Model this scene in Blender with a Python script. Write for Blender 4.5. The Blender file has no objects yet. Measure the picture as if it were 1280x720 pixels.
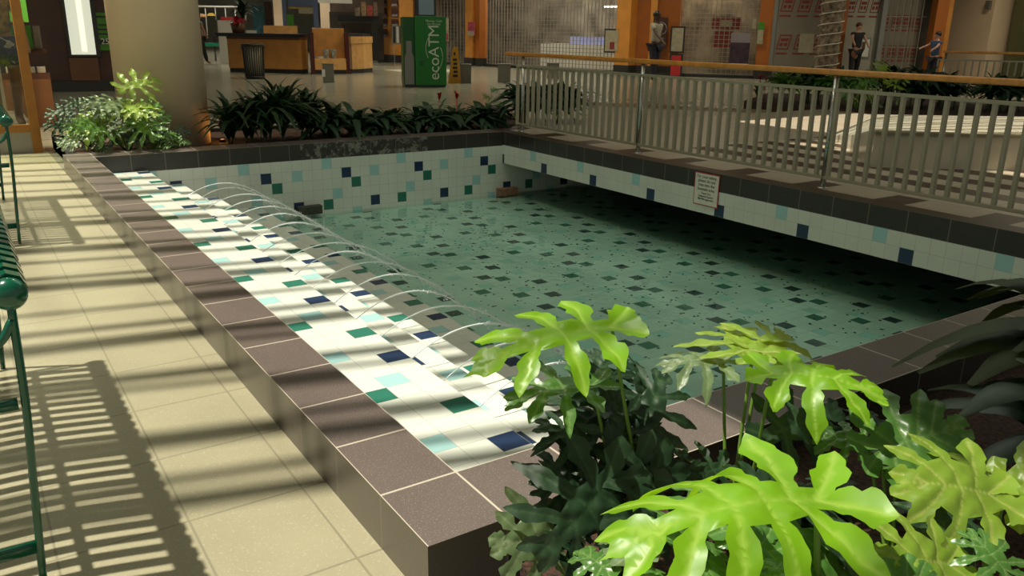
import bpy, bmesh, math, random
import numpy as np
from mathutils import Vector, Matrix
from mathutils.geometry import delaunay_2d_cdt
random.seed(7)
PI = math.pi
SC = bpy.context.scene
C = SC.collection
U = 0.305          # one kerb tile
# ------------------------------------------------------------------ camera
FPX, PITCH, ROLL, YAW = 1027.75, 0.30365, 0.01583, 0.59086
CAM = Vector((-1.00309, -1.76135, 1.17005))
cp, sp, cr, sr, cy, sy = math.cos(PITCH), math.sin(PITCH), math.cos(ROLL), math.sin(ROLL), math.cos(YAW), math.sin(YAW)
FWD = Vector((sy*cp, cy*cp, -sp))
RT0 = Vector((cy, -sy, 0))
UP0 = RT0.cross(FWD)
RT = RT0*cr + UP0*sr
UP = -RT0*sr + UP0*cr
cd = bpy.data.cameras.new('camera')
cam = bpy.data.objects.new('camera', cd)
C.objects.link(cam)
cd.sensor_width = 36
cd.lens = FPX/1280*36
cd.clip_start = 0.05
cd.clip_end = 300
cam.matrix_world = Matrix(((RT.x, UP.x, -FWD.x, CAM.x), (RT.y, UP.y, -FWD.y, CAM.y), (RT.z, UP.z, -FWD.z, CAM.z), (0, 0, 0, 1)))
SC.camera = cam
# ------------------------------------------------------------------ light
SC.view_settings.view_transform = 'Standard'
SC.view_settings.look = 'None'
SC.view_settings.gamma = 1
SC.view_settings.exposure = 0.0
SC.view_settings.use_curve_mapping = False
w = bpy.data.worlds.new('world')
SC.world = w
w.use_nodes = True
w.node_tree.nodes['Background'].inputs[0].default_value = (0.88, 0.90, 0.78, 1)
w.node_tree.nodes['Background'].inputs[1].default_value = 0.33
SUN = Vector((0.37, -0.19, -1.0)).normalized()      # travel direction of the light
sd = bpy.data.lights.new('sun', 'SUN')
sun = bpy.data.objects.new('sun', sd)
C.objects.link(sun)
sd.energy = 6.0
sd.angle = math.radians(0.9)
sd.color = (1.0, 0.95, 0.80)
sun.rotation_euler = SUN.to_track_quat('-Z', 'Y').to_euler()
CEIL = 5.6
def area(name, loc, sx, sy_, power, col=(1, .85, .6)):
    d = bpy.data.lights.new(name, 'AREA'); d.shape = 'RECTANGLE'; d.size = sx; d.size_y = sy_; d.energy = power; d.color = col
    o = bpy.data.objects.new(name, d); o.location = loc; C.objects.link(o); return o
def fill_spots(pts, power, col=(1, .86, .62), z=5.5, s=.25):
    for (x, y) in pts:      # added unseen ceiling spots; the downward cone keeps glints off the water
        d = bpy.data.lights.new('ceiling_fill_spot', 'SPOT'); d.energy = power; d.color = col; d.spot_size = math.radians(126); d.spot_blend = .5; d.shadow_soft_size = s
        o = bpy.data.objects.new('ceiling_fill_spot', d); o.location = (x, y, z); C.objects.link(o)
fill_spots([(8, 21.5), (9.6, 28), (5.5, 16), (10, 17), (13, 24), (12.5, 19)], 300, (1, .90, .70))
fill_spots([(15, 20.5), (15.5, 16), (18.5, 12.5), (22.5, 9.5)], 330, (1, .90, .70))
fill_spots([(1.6, 4.6)], 120, (1, .88, .66))  # added to brighten the column front and the plants around it
area('pool_fill_light', (5.2, 4.0, 5.5), 6.5, 5.5, 85, (.86, 1.0, .86))  # added unseen fill lamp that brightens the pool floor and water
fill_spots([(6, 31), (11, 31), (5, 38), (12, 38), (8, 45)], 700, (1, .93, .78))
# ------------------------------------------------------------------ picture helpers (find where a thing stands in the place)
def ray(px, py):
    return (FWD + RT*((px-640)/FPX) - UP*((py-360)/FPX))
def onz(px, py, z):
    d = ray(px, py); t = (z-CAM.z)/d.z; return CAM + d*t
def ondepth(px, py, dep):
    return CAM + ray(px, py)*dep
def onwall(px, py, P, Q):
    d = ray(px, py); n = Vector((-(Q[1]-P[1]), Q[0]-P[0], 0)); t = n.dot(Vector((P[0], P[1], 0))-Vector((CAM.x, CAM.y, 0)))/n.dot(d)
    return CAM + d*t
ZF = -0.164
def floorpt(px, py): return onz(px, py, ZF)
def ppm(pt): return FPX/((pt-CAM).dot(FWD))
# ------------------------------------------------------------------ object helpers
def mesh_obj(name, bm, mats, parent=None, smooth=False):
    me = bpy.data.meshes.new(name)
    bm.normal_update()
    bm.to_mesh(me); bm.free()
    if not isinstance(mats, (list, tuple)): mats = [mats]
    for m in mats: me.materials.append(m)
    if smooth:
        for p in me.polygons: p.use_smooth = True
    o = bpy.data.objects.new(name, me)
    C.objects.link(o)
    if parent: o.parent = parent
    return o
def tag(o, label=None, cat=None, group=None, kind=None):
    if label: o['label'] = label
    if cat: o['category'] = cat
    if group: o['group'] = group
    if kind: o['kind'] = kind
    return o
def thing(name, label, cat, loc=(0, 0, 0), rz=0, group=None):
    o = bpy.data.objects.new(name, None); C.objects.link(o)
    o.location = loc; o.rotation_euler = (0, 0, rz); o.empty_display_size = .1
    return tag(o, label, cat, group)
def struct(name, bm, mats, smooth=False, label=None):
    o = mesh_obj(name, bm, mats, None, smooth); o['kind'] = 'structure'
    if label: o['label'] = label
    return o
def dup(root, loc=None, rz=None, label=None, group=None, scale=None):
    r = root.copy(); C.objects.link(r)
    if loc is not None: r.location = loc
    if rz is not None: r.rotation_euler = (0, 0, rz)
    if scale is not None: r.scale = (scale,)*3
    if label: r['label'] = label
    if group: r['group'] = group
    for ch in list(root.children):
        c = ch.copy(); C.objects.link(c); c.parent = r
        for g in list(ch.children):
            d = g.copy(); C.objects.link(d); d.parent = c
    return r
def box(bm, x0, x1, y0, y1, z0, z1, M=None, mi=0, bev=0):
    vs = [Vector((x, y, z)) for x in (x0, x1) for y in (y0, y1) for z in (z0, z1)]
    if M: vs = [M @ v for v in vs]
    v = [bm.verts.new(p) for p in vs]
    fs = []
    for f in ((0, 1, 3, 2), (4, 6, 7, 5), (0, 4, 5, 1), (2, 3, 7, 6), (0, 2, 6, 4), (1, 5, 7, 3)):
        fc = bm.faces.new([v[i] for i in f]); fc.material_index = mi; fs.append(fc)
    if bev:
        es = list({e for f in fs for e in f.edges})
        bmesh.ops.bevel(bm, geom=es, offset=bev, segments=2, affect='EDGES', profile=.7)
    return fs
def frame_from(d, hint=Vector((0, 0, 1))):
    d = d.normalized(); a = hint.cross(d)
    if a.length < 1e-4: a = Vector((1, 0, 0)).cross(d)
    a.normalize(); return a, d.cross(a)
def tube(bm, pts, rad, seg=8, cap=True, mi=0):
    pts = [Vector(p) for p in pts]; rings = []
    n = len(pts)
    for i, p in enumerate(pts):
        d = (pts[min(i+1, n-1)]-pts[max(i-1, 0)])
        a, b = frame_from(d)
        r = rad[i] if isinstance(rad, (list, tuple)) else rad
        rings.append([bm.verts.new(p + a*(r*math.cos(2*PI*k/seg)) + b*(r*math.sin(2*PI*k/seg))) for k in range(seg)])
    for i in range(n-1):
        for k in range(seg):
            f = bm.faces.new((rings[i][k], rings[i][(k+1) % seg], rings[i+1][(k+1) % seg], rings[i+1][k])); f.material_index = mi; f.smooth = True
    if cap:
        bm.faces.new(rings[0][::-1]).material_index = mi; bm.faces.new(rings[-1]).material_index = mi
def lathe(bm, prof, seg=24, M=None, mi=0, smooth=True):
    rings = []
    for r, z in prof:
        ring = []
        for k in range(seg):
            v = Vector((r*math.cos(2*PI*k/seg), r*math.sin(2*PI*k/seg), z))
            ring.append(bm.verts.new(M @ v if M else v))
        rings.append(ring)
    for i in range(len(prof)-1):
        for k in range(seg):
            f = bm.faces.new((rings[i][k], rings[i][(k+1) % seg], rings[i+1][(k+1) % seg], rings[i+1][k])); f.material_index = mi; f.smooth = smooth
    bm.faces.new(rings[0][::-1]).material_index = mi; bm.faces.new(rings[-1]).material_index = mi
def ball(bm, c, r, mi=0, sub=2, sc=(1, 1, 1)):
    res = bmesh.ops.create_icosphere(bm, subdivisions=sub, radius=r, matrix=Matrix.Translation(c) @ Matrix.Diagonal((*sc, 1)))
    for v in res['verts']:
        for f in v.link_faces: f.material_index = mi; f.smooth = True
def catmull(pts, n=6):
    pts = [Vector(p) for p in pts]; out = []
    P = [pts[0]*2-pts[1]]+pts+[pts[-1]*2-pts[-2]]
    for i in range(1, len(P)-2):
        for k in range(n):
            t = k/n
            out.append(.5*((2*P[i])+(P[i+1]-P[i-1])*t+(2*P[i-1]-5*P[i]+4*P[i+1]-P[i+2])*t*t+(3*P[i]-P[i-1]-3*P[i+1]+P[i+2])*t**3))
    out.append(pts[-1]); return out
def text_obj(name, body, size, mat, M, parent=None, extrude=.001, align='CENTER', offset=0):
    cu = bpy.data.curves.new(name, 'FONT'); cu.body = body; cu.size = size; cu.extrude = extrude; cu.align_x = align; cu.align_y = 'CENTER'; cu.offset = offset
    t = bpy.data.objects.new(name, cu); C.objects.link(t)
    dg = bpy.context.evaluated_depsgraph_get()
    me = bpy.data.meshes.new_from_object(t.evaluated_get(dg)); bpy.data.objects.remove(t)
    me.materials.clear(); me.materials.append(mat)
    o = bpy.data.objects.new(name, me); C.objects.link(o); o.matrix_world = M
    if parent: o.parent = parent
    return o
# ------------------------------------------------------------------ materials
def mat(name, col, rough=.5, metal=0, spec=.5, noise=0, nscale=8, bump=0, emit=None, estr=0, coat=0):
    m = bpy.data.materials.new(name); m.use_nodes = True
    nt = m.node_tree; b = nt.nodes['Principled BSDF']
    b.inputs['Base Color'].default_value = (*col, 1); b.inputs['Roughness'].default_value = rough
    b.inputs['Metallic'].default_value = metal; b.inputs['Specular IOR Level'].default_value = spec
    b.inputs['Coat Weight'].default_value = coat
    if emit: b.inputs['Emission Color'].default_value = (*emit, 1); b.inputs['Emission Strength'].default_value = estr
    if noise or bump:
        tc = nt.nodes.new('ShaderNodeTexCoord'); n = nt.nodes.new('ShaderNodeTexNoise'); n.inputs['Scale'].default_value = nscale; n.inputs['Detail'].default_value = 5
        nt.links.new(tc.outputs['Object'], n.inputs['Vector'])
        if noise:
            mr = nt.nodes.new('ShaderNodeMapRange'); mr.inputs['From Min'].default_value = .3; mr.inputs['From Max'].default_value = .7
            mr.inputs['To Min'].default_value = 1-noise; mr.inputs['To Max'].default_value = 1+noise
            nt.links.new(n.outputs['Fac'], mr.inputs['Value'])
            mx = nt.nodes.new('ShaderNodeVectorMath'); mx.operation = 'SCALE'; mx.inputs[0].default_value = col
            nt.links.new(mr.outputs['Result'], mx.inputs['Scale']); nt.links.new(mx.outputs['Vector'], b.inputs['Base Color'])
        if bump:
            bp = nt.nodes.new('ShaderNodeBump'); bp.inputs['Strength'].default_value = bump; bp.inputs['Distance'].default_value = .01
            nt.links.new(n.outputs['Fac'], bp.inputs['Height']); nt.links.new(bp.outputs['Normal'], b.inputs['Normal'])
    return m
def tile_mat(name, col, grout, gw=.02, rough=.25, speck=0, speck_col=(.6, .55, .5), var=.05, nscale=3, sscale=260, stain=None):
    """tile colour inside, grout along the edge of each UV cell"""
    m = bpy.data.materials.new(name); m.use_nodes = True
    nt = m.node_tree; N = nt.nodes; L = nt.links; b = N['Principled BSDF']
    uv = N.new('ShaderNodeUVMap'); sx = N.new('ShaderNodeSeparateXYZ'); L.new(uv.outputs[0], sx.inputs[0])
    def mth(op, a, b_=None, c=None):
        n = N.new('ShaderNodeMath'); n.operation = op
        for i, v in enumerate((a, b_, c)):
            if v is None: continue
            if hasattr(v, 'is_linked') or hasattr(v, 'links'): L.new(v, n.inputs[i])
            else: n.inputs[i].default_value = v
        return n.outputs[0]
    mu = mth('MINIMUM', sx.outputs[0], mth('SUBTRACT', 1.0, sx.outputs[0]))
    mv = mth('MINIMUM', sx.outputs[1], mth('SUBTRACT', 1.0, sx.outputs[1]))
    g = mth('LESS_THAN', mth('MINIMUM', mu, mv), gw)
    tc = N.new('ShaderNodeTexCoord'); n1 = N.new('ShaderNodeTexNoise'); n1.inputs['Scale'].default_value = nscale; n1.inputs['Detail'].default_value = 4
    L.new(tc.outputs['Object'], n1.inputs['Vector'])
    mr = N.new('ShaderNodeMapRange'); mr.inputs['From Min'].default_value = .3; mr.inputs['From Max'].default_value = .7; mr.inputs['To Min'].default_value = 1-var; mr.inputs['To Max'].default_value = 1+var
    L.new(n1.outputs['Fac'], mr.inputs['Value'])
    sc = N.new('ShaderNodeVectorMath'); sc.operation = 'SCALE'; sc.inputs[0].default_value = col; L.new(mr.outputs['Result'], sc.inputs['Scale'])
    cur = sc.outputs['Vector']
    if speck:
        n2 = N.new('ShaderNodeTexNoise'); n2.inputs['Scale'].default_value = sscale; n2.inputs['Detail'].default_value = 1
        L.new(tc.outputs['Object'], n2.inputs['Vector'])
        gt = N.new('ShaderNodeMapRange'); gt.inputs['From Min'].default_value = .62; gt.inputs['From Max'].default_value = .72; gt.inputs['To Max'].default_value = speck
        L.new(n2.outputs['Fac'], gt.inputs['Value'])
        mx = N.new('ShaderNodeMix'); mx.data_type = 'RGBA'; L.new(gt.outputs['Result'], mx.inputs['Factor']); L.new(cur, mx.inputs[6]); mx.inputs[7].default_value = (*speck_col, 1)
        cur = mx.outputs[2]
    if stain:   # lime run marks along a stretch of x
        x0, x1, scol = stain
        sp_ = N.new('ShaderNodeSeparateXYZ'); L.new(tc.outputs['Object'], sp_.inputs[0])
        inx = mth('MULTIPLY', mth('GREATER_THAN', sp_.outputs[0], x0), mth('LESS_THAN', sp_.outputs[0], x1))
        n3 = N.new('ShaderNodeTexNoise'); n3.inputs['Scale'].default_value = 9; n3.inputs['Detail'].default_value = 8; n3.inputs['Roughness'].default_value = .75
        L.new(tc.outputs['Object'], n3.inputs['Vector'])
        st = N.new('ShaderNodeMapRange'); st.inputs['From Min'].default_value = .5; st.inputs['From Max'].default_value = .56; L.new(n3.outputs['Fac'], st.inputs['Value'])
        mm = mth('MULTIPLY', inx, st.outputs['Result'])
        mx = N.new('ShaderNodeMix'); mx.data_type = 'RGBA'; L.new(mm, mx.inputs['Factor']); L.new(cur, mx.inputs[6]); mx.inputs[7].default_value = (*scol, 1)
        cur = mx.outputs[2]
    mg = N.new('ShaderNodeMix'); mg.data_type = 'RGBA'; L.new(g, mg.inputs['Factor']); L.new(cur, mg.inputs[6]); mg.inputs[7].default_value = (*grout, 1)
    L.new(mg.outputs[2], b.inputs['Base Color'])
    b.inputs['Roughness'].default_value = rough
    return m
GR = (.30, .29, .25)
T_white = tile_mat('tile_white', (.68, .70, .63), (.46, .46, .41), .012, .18)
T_navy = tile_mat('tile_navy', (.020, .040, .095), (.3, .3, .27), .012, .15)
T_green = tile_mat('tile_green', (.03, .17, .12), (.3, .3, .27), .012, .15)
T_cyan = tile_mat('tile_cyan', (.36, .60, .60), (.40, .44, .41), .012, .15)
TILES = [T_white, T_navy, T_green, T_cyan]
B_white = tile_mat('basin_white', (.60, .72, .65), (.5, .62, .56), .02, .5, var=.15, nscale=1.3)
B_navy = tile_mat('basin_navy', (.015, .045, .05), (.2, .3, .27), .02, .5)
B_green = tile_mat('basin_green', (.035, .17, .11), (.2, .3, .27), .02, .5)
B_cyan = tile_mat('basin_cyan', (.42, .68, .62), (.3, .4, .36), .02, .5)
BTILES = [B_white, B_navy, B_green, B_cyan]
K_top = tile_mat('kerb_granite', (.115, .088, .078), (.50, .44, .36), .012, .38, .55, (.50, .43, .38), .08)
K_side = tile_mat('kerb_side', (.10, .085, .066), (.16, .13, .10), .012, .3, .3, (.3, .27, .22), .1)
K_dark = tile_mat('band_dark', (.035, .032, .027), (.14, .13, .11), .012, .25, .25, (.14, .13, .11), .15)
K_back = tile_mat('band_stained', (.035, .032, .027), (.14, .13, .11), .012, .3, .25, (.14, .13, .11), .15, stain=(1.95, 3.45, (.21, .20, .17)))
F_walk = tile_mat('walk_terrazzo', (.315, .285, .185), (.22, .20, .13), .010, .5, .35, (.55, .52, .42), .06, sscale=180)
F_hall = tile_mat('hall_tile', (.30, .29, .215), (.2, .19, .14), .012, .22, 0, var=.12, nscale=.5)
F_plaza = tile_mat('plaza_tile', (.42, .34, .25), (.25, .21, .16), .010, .4, 0, var=.05)
F_brown = tile_mat('plaza_brown', (.055, .032, .018), (.05, .03, .018), .010, .4, 0, var=.05)
M_wood = mat('handrail_wood', (.60, .25, .045), .3, noise=.2, nscale=14)
M_steel = mat('rail_metal', (.34, .31, .22), .45, .2)
M_post = mat('post_steel', (.45, .44, .40), .25, .85)
M_green = mat('bench_green', (.0, .09, .048), .22, coat=.5)
M_soil = mat('mulch', (.05, .022, .012), .9, noise=.8, nscale=60, bump=1)
M_beige = mat('column_paint', (.72, .55, .37), .6, noise=.04, nscale=1.5)
M_black = mat('black_paint', (.012, .012, .012), .4)
M_dark = mat('dark_base', (.02, .018, .015), .6)
M_orange = mat('orange_laminate', (.60, .25, .04), .45, noise=.1, nscale=3)
M_orange2 = mat('orange_deep', (.38, .11, .01), .45, noise=.1, nscale=3)
M_brown = mat('dark_brown_panel', (.055, .016, .007), .45, noise=.2, nscale=3)
M_brown2 = mat('mid_brown_panel', (.13, .05, .015), .45, noise=.2, nscale=3)
M_woodlt = mat('light_maple', (.66, .36, .11), .4, noise=.15, nscale=5)
M_woodmd = mat('cherry_wood', (.50, .22, .045), .4, noise=.15, nscale=5)
M_maroon = mat('maroon_trim', (.07, .005, .005), .4)
M_white = mat('white_paint', (.65, .64, .58), .5)
M_grey = mat('grey_paint', (.2, .2, .18), .5)
M_grey2 = mat('box_grey', (.14, .13, .10), .6)
M_red = mat('red_paint', (.45, .02, .02), .5)
M_skin = mat('skin', (.30, .13, .08), .55)
M_skin2 = mat('skin_light', (.45, .25, .17), .55)
M_skindk = mat('skin_dark', (.09, .04, .025), .55)
M_hair = mat('hair', (.012, .009, .007), .5)
M_ceil = mat('ceiling_paint', (.45, .43, .38), .8)
M_glasspane = None
def leaf_mat(name, col, vein, trans=.35, rough=.3, tcol=None):
    m = bpy.data.materials.new(name); m.use_nodes = True
    nt = m.node_tree; N = nt.nodes; L = nt.links; b = N['Principled BSDF']; out = N['Material Output']
    at = N.new('ShaderNodeAttribute'); at.attribute_name = 'vein'
    tc = N.new('ShaderNodeTexCoord'); n = N.new('ShaderNodeTexNoise'); n.inputs['Scale'].default_value = 9; L.new(tc.outputs['Object'], n.inputs['Vector'])
    mr = N.new('ShaderNodeMapRange'); mr.inputs['From Min'].default_value = .3; mr.inputs['From Max'].default_value = .7; mr.inputs['To Min'].default_value = .8; mr.inputs['To Max'].default_value = 1.2
    L.new(n.outputs['Fac'], mr.inputs['Value'])
    sc = N.new('ShaderNodeVectorMath'); sc.operation = 'SCALE'; sc.inputs[0].default_value = col; L.new(mr.outputs['Result'], sc.inputs['Scale'])
    mx = N.new('ShaderNodeMix'); mx.data_type = 'RGBA'; L.new(at.outputs['Fac'], mx.inputs['Factor']); L.new(sc.outputs['Vector'], mx.inputs[6]); mx.inputs[7].default_value = (*vein, 1)
    L.new(mx.outputs[2], b.inputs['Base Color']); b.inputs['Roughness'].default_value = rough; b.inputs['Specular IOR Level'].default_value = .6
    t = N.new('ShaderNodeBsdfTranslucent')
    tcc = tcol or (min(col[0]*1.5, 1), min(col[1]*1.3, 1), col[2]*.6)
    t.inputs['Color'].default_value = (*tcc, 1)
    ms = N.new('ShaderNodeMixShader'); ms.inputs[0].default_value = trans
    L.new(b.outputs[0], ms.inputs[1]); L.new(t.outputs[0], ms.inputs[2]); L.new(ms.outputs[0], out.inputs['Surface'])
    return m
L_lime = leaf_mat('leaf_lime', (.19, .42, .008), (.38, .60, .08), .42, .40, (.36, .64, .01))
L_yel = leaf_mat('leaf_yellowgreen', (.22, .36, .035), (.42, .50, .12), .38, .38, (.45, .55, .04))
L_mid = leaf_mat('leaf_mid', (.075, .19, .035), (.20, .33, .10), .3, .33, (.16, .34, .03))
L_dark = leaf_mat('leaf_dark', (.012, .042, .014), (.035, .085, .03), .15, .5)  # near-black green; also holds the shade of the low philodendron leaves
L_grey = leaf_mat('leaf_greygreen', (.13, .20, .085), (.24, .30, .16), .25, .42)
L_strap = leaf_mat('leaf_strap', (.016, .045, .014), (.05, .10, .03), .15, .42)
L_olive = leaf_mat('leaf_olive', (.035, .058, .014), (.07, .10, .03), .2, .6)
L_red = leaf_mat('bract_red', (.35, .012, .02), (.5, .05, .05), .2, .4, (.5, .02, .02))
M_stalk = mat('stalk_green', (.13, .24, .03), .4)
M_stalkd = mat('stalk_dark', (.03, .06, .015), .5)

# ------------------------------------------------------------------ tiled surfaces
SHEET = {(0, 1): 1, (3, 4): 1, (2, 7): 1, (1, 2): 2, (6, 4): 2, (0, 6): 2, (6, 0): 3, (3, 1): 3, (7, 3): 3, (1, 5): 3, (4, 6): 3}
def sheet(bm, origin, ud, vd, u0, u1, v0, v1, tu, tv, pu=0, pv=0, fn=None, mi=0):
    """cells of tu x tv clipped to [u0,u1]x[v0,v1]; cell i spans pu+i*tu.. ; fn(i,j)->material index"""
    uvl = bm.loops.layers.uv.verify()
    origin = Vector(origin); ud = Vector(ud); vd = Vector(vd)
    for i in range(math.floor((u0-pu)/tu), math.ceil((u1-pu)/tu-1e-6)):
        a0, a1 = max(u0, pu+i*tu), min(u1, pu+(i+1)*tu)
        if a1-a0 < 1e-5: continue
        for j in range(math.floor((v0-pv)/tv), math.ceil((v1-pv)/tv-1e-6)):
            b0, b1 = max(v0, pv+j*tv), min(v1, pv+(j+1)*tv)
            if b1-b0 < 1e-5: continue
            vs = [bm.verts.new(origin+ud*a+vd*b) for a, b in ((a0, b0), (a1, b0), (a1, b1), (a0, b1))]
            f = bm.faces.new(vs); f.material_index = fn(i, j) if fn else mi
            for lp, (a, b) in zip(f.loops, ((a0, b0), (a1, b0), (a1, b1), (a0, b1))):
                lp[uvl].uv = ((a-pu)/tu-i, (b-pv)/tv-j)
X, Y, Z = Vector((1, 0, 0)), Vector((0, 1, 0)), Vector((0, 0, 1))
KW, KN = .747*U, .869*U        # kerb widths, left and near
YB = 21.834*U                   # inner face of the back wall
XR = 14.678*U                   # face of the overhanging walk
YBo = YB + .30
ZW = -2.50*U; ZB = -2.60*U
# --- kerbs
def kerb(name, x0, x1, y0, y1, zb, along, side_mats, top=K_top, pw=0, inner=None, ph=0.0):
    bm = bmesh.new()
    mats = [top]+side_mats
    if along == 'y': sheet(bm, (0, 0, 0), X, Y, x0, x1, y0, y1, (x1-x0), U, x0, ph)
    else: sheet(bm, (0, 0, 0), X, Y, x0, x1, y0, y1, U, (y1-y0), ph, y0)
    h = -zb
    pu = ph
    # sides: -x, +x, -y, +y
    sheet(bm, (x0, 0, 0), -Y, Z, -y1, -y0, zb, 0, U, h, -pu, zb, mi=1)
    sheet(bm, (x1, 0, 0), Y, Z, y0, y1, zb, 0, U, h, pu, zb, mi=2)
    sheet(bm, (0, y0, 0), X, Z, x0, x1, zb, 0, U, h, pu, zb, mi=3)
    sheet(bm, (0, y1, 0), -X, Z, -x1, -x0, zb, 0, U, h, -pu, zb, mi=4)
    return struct(name, bm, mats)
kerb('trim_1', -KW, 0, -KN, YB, ZF-.04, 'y', [K_side]*4)
kerb('trim_2', 0, XR, -KN, 0, ZF-.10, 'x', [K_side, K_side, K_dark, K_dark])
kerb('trim_3', -KW, XR+.02, YB, YBo, -.545*U, 'x', [K_side, K_side, K_back, K_dark])
# --- back wall tiles
a = .3615*U
bm = bmesh.new()
x00 = 8.03*U - a/2
sheet(bm, (0, YB, 0), X, Z, 0, XR+2.0, -2.95*U, -.545*U, a, .365*U, x00, -.545*U-.365*U*20,
      fn=lambda i, j: SHEET.get((i % 8, (19-j) % 8), 0))
box(bm, -KW, XR+2.0, YB+.001, YB+.2, -1.0, -.545*U-.001, mi=0)
struct('wall_back', bm, TILES)
# --- right overhang fascia + slab
bm = bmesh.new()
y00 = 4.54*U + a/2
zt = -.516*U
YR0, YR1 = -KN, YB
sheet(bm, (XR, 0, 0), -Y, Z, -YR1, -YR0, zt-2*a, zt, a, a, -y00, zt-2*a, fn=lambda i, j: SHEET.get((i % 8, (1-j)), 0) if ((i % 8, 1-j) in ((0, 1), (6, 0))) else 0)
sheet(bm, (XR, 0, 0), -Y, Z, -YR1, -YR0, zt, 0, U, -zt, .11, zt, mi=4)
sheet(bm, (0, 0, zt-2*a), X, -Y, XR, XR+1.9, -YR1, -YR0, a, a, 0, 0, mi=0)
struct('wall_right', bm, TILES+[K_dark])
# --- recess behind the overhang
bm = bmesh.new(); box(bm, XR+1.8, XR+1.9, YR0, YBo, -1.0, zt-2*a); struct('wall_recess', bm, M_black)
bm = bmesh.new(); box(bm, 0, XR+1.9, -.12, -.001, -1.0, ZF-.1); struct('wall_near', bm, T_white)
# --- walkway right of the pool: brown edging, alternating pavers, brown inlay stripes
bm = bmesh.new()
sheet(bm, (0, 0, .0), X, Y, XR, XR+.17, YR0, YBo, .17, U, XR, 0, mi=1)
def pav(i, j): return 1 if j % 3 == 0 else 0
sheet(bm, (0, 0, .0), X, Y, XR+.17, XR+.50, YR0, YBo+.0, .33, U*.81, XR+.17, .08, fn=pav)
xs = XR+.50
YE0, YE1 = -4.0, 9.4
stripes = [(5.48+.51*k, 4.54) for k in range(6)]
edges = [xs]
for sx_, ye in stripes: edges += [sx_, sx_+.25]
edges.append(24)
for k in range(len(edges)-1):
    x0, x1 = edges[k], edges[k+1]
    if k % 2 == 1:
        ye = stripes[(k-1)//2][1]
        sheet(bm, (0, 0, 0), X, Y, x0, x1, YE0, ye, x1-x0, .6, x0, 0, mi=1)
        sheet(bm, (0, 0, 0), X, Y, x0, x1, ye, YBo+.0, x1-x0, .6, x0, 0, mi=0)
    else:
        sheet(bm, (0, 0, 0), X, Y, x0, x1, YE0, YBo+.0, min(.9, x1-x0), .6, x0, 0, mi=0)
struct('floor_plaza', bm, [F_plaza, F_brown])
bm = bmesh.new(); box(bm, XR+.02, 24, YE0, YBo-.002, zt-2*a+.002, -.004); struct('floor_slab', bm, M_dark)
# --- stepped cascade along the left of the pool
bm = bmesh.new()
steps = [(0, 1.457, -.516, 1.05, -.021), (1.457, 2.40, -1.01, 1.78, 0), (2.40, 3.43, -1.50, 3.87, 0), (3.43, 4.77, -2.0, 5.9, 0)]
T = .3645*U
def mk(y0s, colref, rowfn):
    return lambda i, j: SHEET.get(((j+colref) % 8, rowfn(i) % 8), 0)
# strip 1 : x cells centred .18 .54 .90 1.26 -> rows 7,6,5,4 ; y cell of 1.05 is col 3
def strip(x0, x1, z, yc, colref, xr, rowr):
    """yc: centre (units) of a tile of sheet column colref; xr: right edge; rowr: sheet row of the rightmost cell"""
    sheet(bm, (0, 0, z*U), X, Y, x0*U, x1*U, 0, YB, a, T, xr*U, yc*U-T/2, fn=lambda i, j: SHEET.get(((j+colref) % 8, (rowr-1-i) % 8), 0))
strip(0, 1.457, -.516, 1.05, 3, 1.457, 4)
strip(1.457, 2.43, -1.01, 1.78, 0, 2.43, 0)
strip(2.43, 3.43, -1.50, 3.87, 3, 3.43, 4)
strip(3.43, 4.77, -2.00, 5.90, 3, 4.77, 4)
for x, z0, z1 in ((1.457, -1.01, -.516), (2.43, -1.5, -1.01), (3.43, -2.0, -1.5), (4.77, -2.7, -2.0)):
    sheet(bm, (x*U, 0, 0), Y, Z, 0, YB, z0*U, z1*U, T, a, 0, z1*U, mi=0)
struct('floor_cascade', bm, TILES)
# --- basin floor (below the water)
bm = bmesh.new()
ab = .36126*U
sheet(bm, (0, 0, ZB), X, Y, 4.77*U, XR+1.9, -.1, YB, ab, ab, -.2797*U-ab/2, -.1717*U-ab/2, fn=lambda i, j: SHEET.get(((i-7) % 8, (4-j) % 8), 0))
struct('floor_basin', bm, BTILES)
bm = bmesh.new(); box(bm, .0, XR+1.9, -.1, YB, ZB-.25, ZB-.02); struct('floor_basin_slab', bm, M_dark)
# --- water
def water_mat():
    m = bpy.data.materials.new('pool_water'); m.use_nodes = True
    nt = m.node_tree; N = nt.nodes; L = nt.links; N.remove(N['Principled BSDF'])
    tr = N.new('ShaderNodeBsdfTransparent'); tr.inputs[0].default_value = (.84, .95, .90, 1)
    gl = N.new('ShaderNodeBsdfGlossy'); gl.inputs['Roughness'].default_value = .04; gl.inputs['Color'].default_value = (.9, .95, .93, 1)
    fr = N.new('ShaderNodeFresnel'); fr.inputs[0].default_value = 1.33
    tc = N.new('ShaderNodeTexCoord'); n = N.new('ShaderNodeTexNoise'); n.inputs['Scale'].default_value = 7; n.inputs['Detail'].default_value = 3; L.new(tc.outputs['Object'], n.inputs['Vector'])
    bp = N.new('ShaderNodeBump'); bp.inputs['Strength'].default_value = .25; bp.inputs['Distance'].default_value = .02
    L.new(n.outputs['Fac'], bp.inputs['Height']); L.new(bp.outputs[0], gl.inputs['Normal']); L.new(bp.outputs[0], fr.inputs['Normal'])
    ms = N.new('ShaderNodeMixShader'); L.new(fr.outputs[0], ms.inputs[0]); L.new(tr.outputs[0], ms.inputs[1]); L.new(gl.outputs[0], ms.inputs[2])
    L.new(ms.outputs[0], N['Material Output'].inputs['Surface'])
    return m
bm = bmesh.new()
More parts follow.
